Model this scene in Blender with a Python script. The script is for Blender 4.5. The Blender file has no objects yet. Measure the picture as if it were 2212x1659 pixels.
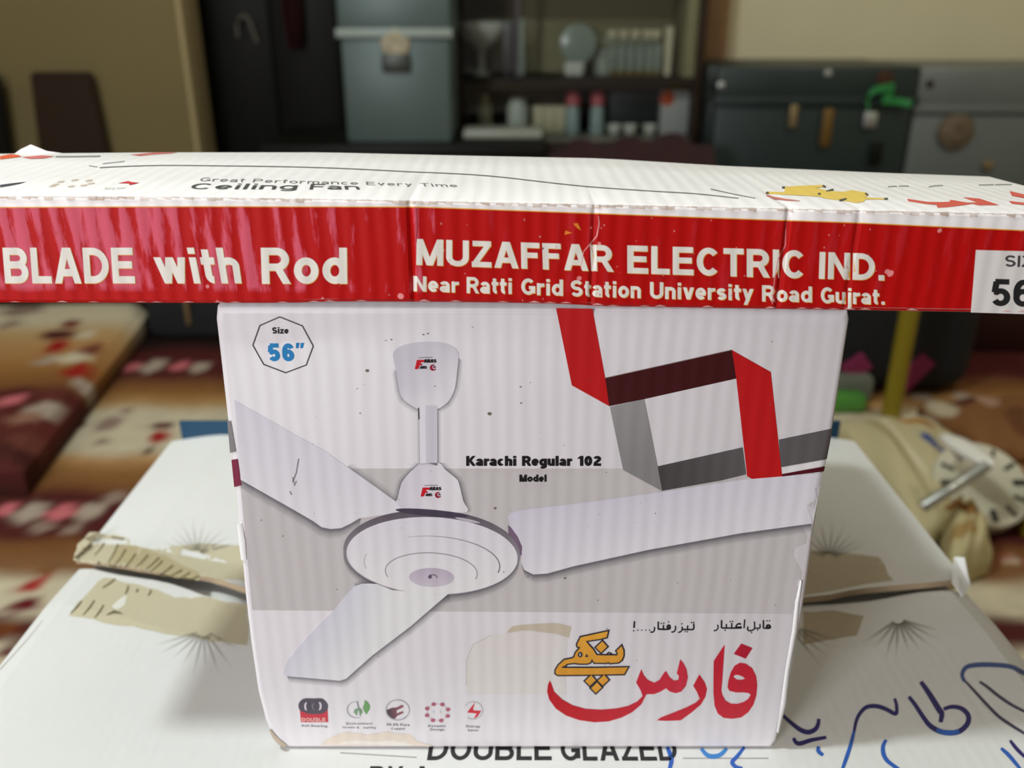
import bpy, bmesh, math, random
from mathutils import Vector, geometry
random.seed(7)
PI = math.pi
SC = bpy.context.scene
COL = SC.collection

# ------------------------------------------------------------------ camera
FPX, TH = 1900.0, math.radians(23.0)          # focal length in pixels of the 2212 px wide frame, downward tilt
D, HC, ZC = 0.3688, 0.3761, 0.50              # camera to carton face, camera above carton top, carton top above floor
CAM = Vector((0, -D, ZC + HC))
cd = bpy.data.cameras.new('camera')
cd.sensor_width = 36.0
cd.lens = 36.0 * FPX / 2212.0
cd.clip_start, cd.clip_end = 0.01, 50
cam = bpy.data.objects.new('camera', cd)
COL.objects.link(cam)
cam.location = CAM
cam.rotation_euler = (PI / 2 - TH, 0, 0)
cd.dof.use_dof = True
cd.dof.focus_distance = 0.415
cd.dof.aperture_fstop = 6.6
SC.camera = cam

# ------------------------------------------------------------------ world, lamps, exposure
wd = bpy.data.worlds.new('world'); SC.world = wd; wd.use_nodes = True
bg = wd.node_tree.nodes['Background']
bg.inputs[0].default_value = (1.0, 0.86, 0.82, 1); bg.inputs[1].default_value = 0.11
SC.view_settings.view_transform = 'Standard'; SC.view_settings.look = 'None'
SC.view_settings.gamma = 1; SC.view_settings.exposure = 0.0
SC.view_settings.use_curve_mapping = False

def area(name, loc, target, sx, sy, power, col):
    l = bpy.data.lights.new(name, 'AREA'); l.shape = 'RECTANGLE'; l.size = sx; l.size_y = sy
    l.energy = power; l.color = col
    o = bpy.data.objects.new(name, l); COL.objects.link(o); o.location = loc
    o.rotation_euler = (Vector(target) - Vector(loc)).to_track_quat('-Z', 'Y').to_euler()
    return o

kl = bpy.data.lights.new('ceiling_bulb', 'POINT'); kl.energy = 80; kl.color = (0.91, 1.0, 0.99); kl.shadow_soft_size = 0.065
ko = bpy.data.objects.new('ceiling_bulb', kl); COL.objects.link(ko); ko.location = (-0.86, -0.10, 2.25)
area('doorway_daylight', (-1.35, -1.75, 1.12), (0.0, 0.0, 0.62), 0.55, 0.7, 33, (1.0, 0.965, 1.0))
area('back_wall_fill', (1.6, 0.9, 2.5), (1.5, 3.3, 1.0), 0.8, 0.8, 17, (1.0, 0.95, 0.84))  # unseen lamp added to brighten the back wall at the right

# ------------------------------------------------------------------ pixel rays: a direction from the photo meets a real plane
def ray(px, py):
    u, v = (px - 1106) / FPX, (829.5 - py) / FPX
    return Vector((u, math.cos(TH) + v * math.sin(TH), -math.sin(TH) + v * math.cos(TH)))
def onY(px, py, y=0.0):
    r = ray(px, py); return CAM + r * ((y + D) / r.y)
def onZ(px, py, z=ZC):
    r = ray(px, py); return CAM + r * ((z - CAM.z) / r.z)
def lerp(a, b, t): return a + (b - a) * t
def table(tab):
    def f(x):
        if x <= tab[0][0]: return tab[0][1]
        for (x0, y0), (x1, y1) in zip(tab, tab[1:]):
            if x <= x1: return y0 + (y1 - y0) * (x - x0) / (x1 - x0)
        return tab[-1][1]
    return f

# ------------------------------------------------------------------ materials
def lin(c):
    c /= 255.0
    return c / 12.92 if c <= 0.04045 else ((c + 0.055) / 1.055) ** 2.4
def rgb(r, g, b, k=1.0): return (min(lin(r) * k, .95), min(lin(g) * k, .95), min(lin(b) * k, .95), 1.0)
def ink(r, g, b): return rgb(r, g, b, 1 / 0.82)

def new_mat(name):
    m = bpy.data.materials.new(name); m.use_nodes = True
    nt = m.node_tree; return m, nt, nt.nodes['Principled BSDF']
def mat(name, col, rough=0.6, metal=0.0, noise=0.0, scale=20.0, bump=0.0, spec=0.5):
    m, nt, p = new_mat(name)
    p.inputs['Base Color'].default_value = col; p.inputs['Roughness'].default_value = rough
    p.inputs['Metallic'].default_value = metal; p.inputs['Specular IOR Level'].default_value = spec
    if noise or bump:
        tc = nt.nodes.new('ShaderNodeTexCoord'); nz = nt.nodes.new('ShaderNodeTexNoise')
        nz.inputs['Scale'].default_value = scale; nz.inputs['Detail'].default_value = 5
        nt.links.new(tc.outputs['Object'], nz.inputs['Vector'])
        if noise:
            mx = nt.nodes.new('ShaderNodeMix'); mx.data_type = 'RGBA'
            mx.inputs['A'].default_value = tuple(c * (1 - noise) for c in col[:3]) + (1,)
            mx.inputs['B'].default_value = tuple(min(1, c * (1 + noise)) for c in col[:3]) + (1,)
            nt.links.new(nz.outputs['Fac'], mx.inputs['Factor']); nt.links.new(mx.outputs['Result'], p.inputs['Base Color'])
        if bump:
            bp = nt.nodes.new('ShaderNodeBump'); bp.inputs['Strength'].default_value = 0.5; bp.inputs['Distance'].default_value = bump
            nt.links.new(nz.outputs['Fac'], bp.inputs['Height']); nt.links.new(bp.outputs['Normal'], p.inputs['Normal'])
    return m

FLUTE = 0.0073
def flute_bump(nt, p, dist=0.00022, axis='X', period=FLUTE, strength=1.0):
    """corrugated board: soft ridges across the sheet, a little wobbly"""
    N, L = nt.nodes, nt.links
    tc = N.new('ShaderNodeTexCoord'); sp = N.new('ShaderNodeSeparateXYZ'); L.new(tc.outputs['Object'], sp.inputs[0])
    nz = N.new('ShaderNodeTexNoise'); nz.inputs['Scale'].default_value = 14; nz.inputs['Detail'].default_value = 2
    L.new(tc.outputs['Object'], nz.inputs['Vector'])
    a = N.new('ShaderNodeMath'); a.operation = 'MULTIPLY'; a.inputs[1].default_value = 2 * PI / period; L.new(sp.outputs[axis], a.inputs[0])
    b = N.new('ShaderNodeMath'); b.operation = 'MULTIPLY_ADD'; b.inputs[1].default_value = 5.0; L.new(nz.outputs['Fac'], b.inputs[0]); L.new(a.outputs[0], b.inputs[2])
    s = N.new('ShaderNodeMath'); s.operation = 'SINE'; L.new(b.outputs[0], s.inputs[0])
    n2 = N.new('ShaderNodeTexNoise'); n2.inputs['Scale'].default_value = 60; n2.inputs['Detail'].default_value = 4
    L.new(tc.outputs['Object'], n2.inputs['Vector'])
    c = N.new('ShaderNodeMath'); c.operation = 'MULTIPLY_ADD'; c.inputs[1].default_value = 1.2; L.new(n2.outputs['Fac'], c.inputs[0]); L.new(s.outputs[0], c.inputs[2])
    bp = N.new('ShaderNodeBump'); bp.inputs['Strength'].default_value = strength; bp.inputs['Distance'].default_value = dist
    L.new(c.outputs[0], bp.inputs['Height']); L.new(bp.outputs['Normal'], p.inputs['Normal'])
    return s, tc, sp

def board_mat(name, col, axis='X', dist=0.00016, rough=0.5, period=FLUTE):
    m, nt, p = new_mat(name)
    s, tc, sp = flute_bump(nt, p, dist, axis, period)
    nz = nt.nodes.new('ShaderNodeTexNoise'); nz.inputs['Scale'].default_value = 9; nz.inputs['Detail'].default_value = 6
    nt.links.new(tc.outputs['Object'], nz.inputs['Vector'])
    mx = nt.nodes.new('ShaderNodeMix'); mx.data_type = 'RGBA'
    mx.inputs['A'].default_value = tuple(c * .95 for c in col[:3]) + (1,); mx.inputs['B'].default_value = tuple(min(.95, c * 1.05) for c in col[:3]) + (1,)
    nt.links.new(nz.outputs['Fac'], mx.inputs['Factor']); nt.links.new(mx.outputs['Result'], p.inputs['Base Color'])
    p.inputs['Roughness'].default_value = rough
    return m

def ink_mat(name, axis='X', dist=0.00016, rough=0.5):
    """printing ink: colour and coverage come from the print's own colour attribute"""
    m, nt, p = new_mat(name)
    flute_bump(nt, p, dist, axis)
    vc = nt.nodes.new('ShaderNodeVertexColor'); vc.layer_name = 'Col'
    nt.links.new(vc.outputs['Color'], p.inputs['Base Color']); p.inputs['Roughness'].default_value = rough
    nt.links.new(vc.outputs['Alpha'], p.inputs['Alpha'])
    return m
M_INK = ink_mat('printing_ink', dist=.000045)
M_INK_LONG = ink_mat('printing_ink_glossy', dist=0.00007, rough=0.5)
M_INK_TOP = ink_mat('printing_ink_flat', dist=0.00004)
M_BOARD = board_mat('white_corrugated_board', ink(221, 219, 222), dist=.000045)
M_BOARD_LONG = board_mat('white_board_of_long_carton', ink(223, 219, 218), dist=0.00008)
M_BOARD_FLAT = board_mat('white_board_of_large_carton', rgb(222, 222, 220), dist=0.00003)
M_KRAFT = mat('bare_cardboard', rgb(188, 168, 138), 0.85, noise=.15, scale=60, bump=.0005)

def vc_mat(name, rough=0.85, bump=0.002, scale=260):
    m, nt, p = new_mat(name)
    vc = nt.nodes.new('ShaderNodeVertexColor'); vc.layer_name = 'Col'
    nt.links.new(vc.outputs['Color'], p.inputs['Base Color']); p.inputs['Roughness'].default_value = rough
    p.inputs['Specular IOR Level'].default_value = 0.15
    tc = nt.nodes.new('ShaderNodeTexCoord'); nz = nt.nodes.new('ShaderNodeTexNoise'); nz.inputs['Scale'].default_value = scale
    nt.links.new(tc.outputs['Object'], nz.inputs['Vector'])
    bp = nt.nodes.new('ShaderNodeBump'); bp.inputs['Distance'].default_value = bump; bp.inputs['Strength'].default_value = .6
    nt.links.new(nz.outputs['Fac'], bp.inputs['Height']); nt.links.new(bp.outputs['Normal'], p.inputs['Normal'])
    return m

# ------------------------------------------------------------------ objects
def empty(name, loc, label, cat, group=None):
    o = bpy.data.objects.new(name, None); COL.objects.link(o); o.location = loc; o.empty_display_size = .05
    tag(o, label, cat, group); return o
def tag(o, label=None, cat=None, group=None, kind=None):
    if label: o['label'] = label
    if cat: o['category'] = cat
    if group: o['group'] = group
    if kind: o['kind'] = kind
    return o
def origin_of(parent):
    v = Vector((0, 0, 0))
    while parent is not None:
        v += parent.location; parent = parent.parent
    return v
def link_mesh(name, verts, faces, mats, parent=None, midx=None, cols=None, smooth=False, loc=None):
    """verts are world positions; the object is placed relative to its parent (or at loc)"""
    off = origin_of(parent) if parent else Vector(loc or (0, 0, 0))
    me = bpy.data.meshes.new(name)
    me.from_pydata([tuple(Vector(v) - off) for v in verts], [], faces)
    for m in (mats if isinstance(mats, (list, tuple)) else [mats]): me.materials.append(m)
    if midx:
        for p, i in zip(me.polygons, midx): p.material_index = i
    if cols:
        at = me.color_attributes.new('Col', 'FLOAT_COLOR', 'POINT')
        for i, c in enumerate(cols): at.data[i].color = c
    if smooth:
        for p in me.polygons: p.use_smooth = True
    me.update()
    o = bpy.data.objects.new(name, me); COL.objects.link(o)
    if parent: o.parent = parent
    else: o.location = off
    return o
def from_bm(name, bm, mats, parent=None, smooth=False, loc=None, angle=None):
    bmesh.ops.recalc_face_normals(bm, faces=bm.faces)
    off = origin_of(parent) if parent else Vector(loc or (0, 0, 0))
    bmesh.ops.translate(bm, verts=bm.verts, vec=-off)
    me = bpy.data.meshes.new(name); bm.to_mesh(me); bm.free()
    for m in (mats if isinstance(mats, (list, tuple)) else [mats]): me.materials.append(m)
    for p in me.polygons: p.use_smooth = smooth
    if smooth: me.set_sharp_from_angle(angle=math.radians(angle or 40))
    o = bpy.data.objects.new(name, me); COL.objects.link(o)
    if parent: o.parent = parent
    else: o.location = off
    return o
def add_box(bm, x0, x1, y0, y1, z0, z1, bev=0.0, seg=2):
    r = bmesh.ops.create_cube(bm, size=1.0)
    for v in r['verts']:
        v.co = Vector((lerp(x0, x1, v.co.x + .5), lerp(y0, y1, v.co.y + .5), lerp(z0, z1, v.co.z + .5)))
    if bev:
        es = set(e for v in r['verts'] for e in v.link_edges)
        bmesh.ops.bevel(bm, geom=list(es), offset=bev, segments=seg, profile=.5, affect='EDGES')
def box(name, x0, x1, y0, y1, z0, z1, m, parent=None, bev=0.004, loc=None):
    bm = bmesh.new(); add_box(bm, x0, x1, y0, y1, z0, z1, bev)
    return from_bm(name, bm, m, parent, smooth=bev > 0, loc=loc or ((x0 + x1) / 2, (y0 + y1) / 2, z0))
def add_lathe(bm, c, prof, n=28, axis='Z', sx=1.0):
    """prof: (radius, height) pairs from bottom to top about c"""
    rings = []
    for r, h in prof:
        ring = []
        for k in range(n):
            a = 2 * PI * k / n
            if axis == 'Z': p = Vector((c[0] + r * math.cos(a) * sx, c[1] + r * math.sin(a), c[2] + h))
            else: p = Vector((c[0] + r * math.cos(a) * sx, c[1] - h, c[2] + r * math.sin(a)))
            ring.append(bm.verts.new(p))
        rings.append(ring)
    for a, b in zip(rings, rings[1:]):
        for k in range(n): bm.faces.new((a[k], a[(k + 1) % n], b[(k + 1) % n], b[k]))
    if prof[0][0] > 1e-6: bm.faces.new(list(reversed(rings[0])))
    if prof[-1][0] > 1e-6: bm.faces.new(rings[-1])
def lathe(name, c, prof, m, parent=None, n=28, axis='Z', sx=1.0):
    bm = bmesh.new(); add_lathe(bm, c, prof, n, axis, sx)
    bmesh.ops.remove_doubles(bm, verts=bm.verts, dist=1e-6)
    return from_bm(name, bm, m, parent, smooth=True, loc=c, angle=50)
def add_tube(bm, pts, r, n=10):
    pts = [Vector(p) for p in pts]; rings = []
    for i, p in enumerate(pts):
        t = (pts[min(i + 1, len(pts) - 1)] - pts[max(i - 1, 0)]).normalized()
        a = t.cross(Vector((0, 0, 1)) if abs(t.z) < .9 else Vector((1, 0, 0))).normalized(); b = t.cross(a)
        rr = r[i] if isinstance(r, (list, tuple)) else r
        rings.append([bm.verts.new(p + (a * math.cos(2 * PI * k / n) + b * math.sin(2 * PI * k / n)) * rr) for k in range(n)])
    for a, b in zip(rings, rings[1:]):
        for k in range(n): bm.faces.new((a[k], a[(k + 1) % n], b[(k + 1) % n], b[k]))
    bm.faces.new(list(reversed(rings[0]))); bm.faces.new(rings[-1])
def catmull(pts, n=6, closed=False):
    out = []; N = len(pts)
    rng = range(N) if closed else range(N - 1)
    for i in rng:
        g = (lambda k: pts[k % N]) if closed else (lambda k: pts[max(0, min(N - 1, k))])
        p0, p1, p2, p3 = g(i - 1), g(i), g(i + 1), g(i + 2)
        for k in range(n):
            t = k / n
            out.append(tuple(0.5 * (2 * b + (c - a) * t + (2 * a - 5 * b + 4 * c - d) * t * t + (-a + 3 * b - 3 * c + d) * t ** 3)
                             for a, b, c, d in zip(p0, p1, p2, p3)))
    if not closed: out.append(tuple(pts[-1]))
    return out

# ------------------------------------------------------------------ a small stroke alphabet (cap height 1)
def arc(cx, cy, rx, ry, a0, a1, n=12):
    return [(cx + rx * math.cos(math.radians(lerp(a0, a1, k / n))), cy + ry * math.sin(math.radians(lerp(a0, a1, k / n)))) for k in range(n + 1)]
def glyph(ch, w):
    """advance and strokes; ('P', points, closed) follows a line, ('S', x0,y0,x1,y1) is a slanted stem cut level"""
    h = w / 2; X = .73
    P = lambda pts, cl=False: ('P', pts, cl)
    S = lambda x0, y0, x1, y1, ww=None: ('S', x0, y0, x1, y1, ww or w * 1.06)
    V = lambda x, y0=0, y1=1: P([(x, y0), (x, y1)])
    H = lambda y, x0, x1: P([(x0, y), (x1, y)])
    if ch == ' ': return .3, []
    if ch == 'M': W = .9; return W, [V(h), V(W - h), S(h * 1.05, 1, W / 2, 0), S(W - h * 1.05, 1, W / 2, 0)]
    if ch == 'N': W = .76; return W, [V(h), V(W - h), S(h * 1.05, 1, W - h * 1.05, 0)]
    if ch == 'U': W = .76; return W, [P([(h, 1)] + arc(W / 2, W / 2 - .02, W / 2 - h, W / 2 - .02 - h, 180, 360) + [(W - h, 1)])]
    if ch == 'Z': W = .66; return W, [H(1 - h, .03, W - .01), H(h, 0, W), S(W - .13, 1 - w * .9, .13, w * .9)]
    if ch == 'A': W = .8; return W, [S(.1, 0, W / 2 - .02, 1), S(W - .1, 0, W / 2 + .02, 1), H(.3, .2, W - .2)]
    if ch == 'z': W = .52; return W, [H(X - h, .02, W - .01), H(h, 0, W), S(W - .11, X - w * .9, .11, w * .9)]
    if ch == 'f': W = .38; return W, [P([(W * .45, 0), (W * .45, .8)] + arc(W * .45 + .14, .86 - h + .04, .14, .1, 180, 80, 6)), H(X - h, 0, W)]
    if ch == 'V': W = .76; return W, [S(.1, 1, W / 2, 0), S(W - .1, 1, W / 2, 0)]
    if ch == 'Y': W = .76; return W, [S(.1, 1, W / 2, .4), S(W - .1, 1, W / 2, .4), V(W / 2, 0, .45)]
    if ch == 'F': W = .62; return W, [V(h), H(1 - h, h, W), H(.52, h, W - .07)]
    if ch == 'E': W = .68; return W, [V(h), H(1 - h, h, W - .02), H(.52, h, W - .06), H(h, h, W)]
    if ch == 'L': W = .6; return W, [V(h), H(h, h, W)]
    if ch == 'I': return w + .02, [V(h + .01)]
    if ch == 'T': W = .66; return W, [V(W / 2), H(1 - h, 0, W)]
    if ch in 'RPB':
        W = .74; r = (1 - .46) / 2; cy = 1 - h - (.54 - h) / 2 if ch != 'B' else .75 - h / 2 + .01
        ry = (1 - h) - cy
        s = [V(h), P([(h, 1 - h)] + arc(W - h - ry - .02, cy, ry + .0, ry, 90, -90) + [(h, cy - ry)])]
        if ch == 'R': s.append(S(W * .56, cy - ry, W - .09, 0))
        if ch == 'B':
            ry2 = (cy - ry - h) / 2
            s.append(P([(h, cy - ry)] + arc(W - h - ry2, h + ry2, ry2 + .0, ry2, 90, -90) + [(h, h)]))
        return W, s
    if ch == 'D': W = .77; return W, [V(h), P([(h, 1 - h)] + arc(W - h - .38, .5, .38, .5 - h, 90, -90, 16) + [(h, h)])]
    if ch == 'C': W = .77; return W, [P(arc(W / 2, .5, W / 2 - h, .5 - h, 42, 318, 20))]
    if ch == 'G': W = .8; return W, [P(arc(W / 2, .5, W / 2 - h, .5 - h, 45, 335, 20)), P([(W * .55, .44), (W - h, .44), (W - h, .1)])]
    if ch == 'O': W = .82; return W, [P(arc(W / 2, .5, W / 2 - h, .5 - h, 0, 345, 23), True)]
    if ch == 'S' or ch == 's':
        W, T = (.7, 1) if ch == 'S' else (.54, X)
        r1 = (T - 2 * h) / 4; rx = W / 2 - h
        return W, [P(arc(W / 2, T - h - r1, rx, r1, 25, 270, 12)[:-1] + arc(W / 2, h + r1, rx, r1, 90, -155, 12))]
    if ch == 'K': W = .76; return W, [V(h), S(W - .13, 1, .22, .42), S(.3, .55, W - .1, 0)]
    if ch == '.': return w + .06, [P([(h + .03, 0), (h + .03, w)])]
    if ch == '%': return .8, [P(arc(.18, .76, .12, .16, 0, 340, 12), True), P(arc(.62, .24, .12, .16, 0, 340, 12), True), S(.6, 1, .2, 0, w * .7)]
    if ch == '&': W = .74; return W, [P(arc(.32, .78, .17, .17, -60, 240, 12) + [(W - .08, .02)]), P(arc(.32, .3, .24, .3 - h, 100, 350, 12))]
    if ch == '"': return .42, [S(.12, .72, .17, 1, w * .8), S(.32, .72, .37, 1, w * .8)]
    if ch == '5': W = .6; return W, [H(1 - h, .12, W - .04), P([(.16, 1 - h), (.11, .5)]), P([(.1, .53)] + arc(W / 2, .33, W / 2 - h, .33 - h, 130, -150, 16))]
    if ch == '6': W = .6; return W, [P(arc(W / 2, .33, W / 2 - h, .33 - h, 0, 345, 20), True), P(arc(W / 2 + .02, .5, W / 2 - h + .02, .5 - h, 35, 190, 14) + [(h, .33)])]
    if ch == '1': W = .42; return W, [V(.3), S(.24, .95, .06, .72, w * .9)]
    if ch == '0': W = .6; return W, [P(arc(W / 2, .5, W / 2 - h, .5 - h, 0, 345, 22), True)]
    if ch == '9': W = .6; return W, [P(arc(W / 2, .67, W / 2 - h, .33 - h, 0, 345, 20), True), P(arc(W / 2 - .02, .5, W / 2 - h + .02, .5 - h, 215, 370, 14))]
    if ch == '2': W = .6; return W, [P(arc(W / 2, .69, W / 2 - h, .31 - h, 165, -25, 12) + [(.1, w * .9)]), H(h, .02, W)]
    ry = X / 2 - h
    if ch == 'o': W = .64; return W, [P(arc(W / 2, X / 2, W / 2 - h, ry, 0, 345, 23), True)]
    if ch == 'e': W = .6; return W, [P(arc(W / 2, X / 2, W / 2 - h, ry, 0, 318, 20)), H(X / 2 - .01, h, W - h * .3)]
    if ch == 'c': W = .56; return W, [P(arc(W / 2, X / 2, W / 2 - h, ry, 45, 318, 18))]
    if ch in 'dbpqg':
        W = .64; st = W - h if ch in 'dqg' else h
        bowl = P(arc(W / 2, X / 2, W / 2 - h, ry, 0, 345, 23), True)
        if ch in 'db': return W, [bowl, V(st, 0, 1)]
        if ch in 'pq': return W, [bowl, V(st, -.28, X)]
        return W, [bowl, P([(st, X)] + arc(W / 2, -.02, W / 2 - h, .25 - h, 0, -150, 10))]
    if ch == 'a': W = .58; return W, [P(arc(W / 2 - .02, X - h - .17, W / 2 - h, .17, 160, 0, 10) + [(W - h - .02, 0)]), P(arc(W / 2 - .03, .215, W / 2 - h - .01, .215 - h, 0, 345, 16), True)]
    if ch in 'nhm':
        W = .6 if ch != 'm' else .92; s = [V(h, 0, 1 if ch == 'h' else X)]
        k = 1 if ch != 'm' else 2; step = (W - w) / k
        for j in range(k): s.append(P([(h + step * j, X - .3)] + arc(h + step * (j + .5), X - .24, step / 2, .24 - h, 180, 0, 12) + [(h + step * (j + 1), 0)]))
        return W, s
    if ch == 'u': W = .6; return W, [V(W - h, 0, X), P([(h, X)] + arc(W / 2, .24, W / 2 - h, .24 - h, 180, 360, 12))]
    if ch == 'r': W = .42; return W, [V(h, 0, X), P([(h, X - .28)] + arc(W + .02, X - .27, W + .02 - h, .27 - h, 180, 92, 8))]
    if ch == 't': W = .4; return W, [P([(W * .42, .95)] + arc(W * .42 + .13, h + .13, .13, .13, 180, 275, 6)), H(X - h, 0, W)]
    if ch == 'i': return w + .04, [V(h + .02, 0, X), P([(h + .02, 1 - w * .85), (h + .02, 1)])]
    if ch == 'j': return w + .06, [P([(h + .06, X)] + arc(h - .06, -.12, .12, .12, 0, -80, 6)), P([(h + .06, 1 - w * .85), (h + .06, 1)])]
    if ch == 'l': return w + .04, [V(h + .02)]
    if ch == 'w': W = .9; return W, [S(.1, X, .26, 0), S(W / 2, X, .26, 0), S(W / 2, X, W - .26, 0), S(W - .1, X, W - .26, 0)]
    if ch == 'v': W = .6; return W, [S(.09, X, W / 2, 0), S(W - .09, X, W / 2, 0)]
    if ch == 'y': W = .6; return W, [S(.09, X, W / 2, 0), S(W - .09, X, W / 2 - .14, -.28)]
    if ch == 'k': W = .58; return W, [V(h), S(W - .12, X, .2, .3), S(.24, .4, W - .09, 0)]
    return .5, []

def miter(pts, w, closed=False):
    """left and right offset lines of a polyline; w is a number or a list"""
    n = len(pts); Lf, Rt = [], []
    for i in range(n):
        a = pts[i - 1] if (i > 0 or closed) else None
        b = pts[(i + 1) % n] if (i < n - 1 or closed) else None
        p = pts[i]; ds = []
        for q, r in ((a, p), (p, b)):
            if q is None or r is None: continue
            dx, dy = r[0] - q[0], r[1] - q[1]; l = math.hypot(dx, dy) or 1e-9
            ds.append((dx / l, dy / l))
        if not ds: ds = [(1, 0)]
        tx, ty = sum(d[0] for d in ds), sum(d[1] for d in ds); l = math.hypot(tx, ty) or 1e-9
        tx, ty = tx / l, ty / l
        k = 1.0 / max(.55, tx * ds[0][0] + ty * ds[0][1])
        ww = (w[i] if isinstance(w, (list, tuple)) else w) / 2 * k
        Lf.append((p[0] - ty * ww, p[1] + tx * ww)); Rt.append((p[0] + ty * ww, p[1] - tx * ww))
    return Lf, Rt

def merged(polys):
    """outlines that may overlap or cross themselves -> points and triangles that never overlap"""
    V, Fc = [], []
    for q in polys:
        ar2 = sum(a[0] * b[1] - b[0] * a[1] for a, b in zip(q, q[1:] + q[:1]))
        if abs(ar2) < 1e-12: continue
        if ar2 < 0: q = q[::-1]
        Fc.append(list(range(len(V), len(V) + len(q)))); V += [Vector((p[0], p[1])) for p in q]
    if not Fc: return [], []
    sc = max(max(abs(v.x), abs(v.y)) for v in V)
    r = geometry.delaunay_2d_cdt(V, [], Fc, 0, 1e-6 * max(1.0, sc))
    W = r[0]; polys = [[V[i] for i in f] for f in Fc]
    bb = [(min(v.x for v in q), max(v.x for v in q), min(v.y for v in q), max(v.y for v in q)) for q in polys]
    def covered(x, y):
        for q, (x0, x1, y0, y1) in zip(polys, bb):
            if x < x0 or x > x1 or y < y0 or y > y1: continue
            wn = 0
            for a, b in zip(q, q[1:] + q[:1]):
                if (a.y <= y) != (b.y <= y):
                    t = a.x + (y - a.y) / (b.y - a.y) * (b.x - a.x)
                    if t > x: wn += 1 if b.y > a.y else -1
            if wn: return True
        return False
    return [(v.x, v.y) for v in W], [tuple(f) for f in r[2] if covered(sum(W[i].x for i in f) / len(f), sum(W[i].y for i in f) / len(f))]

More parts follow.
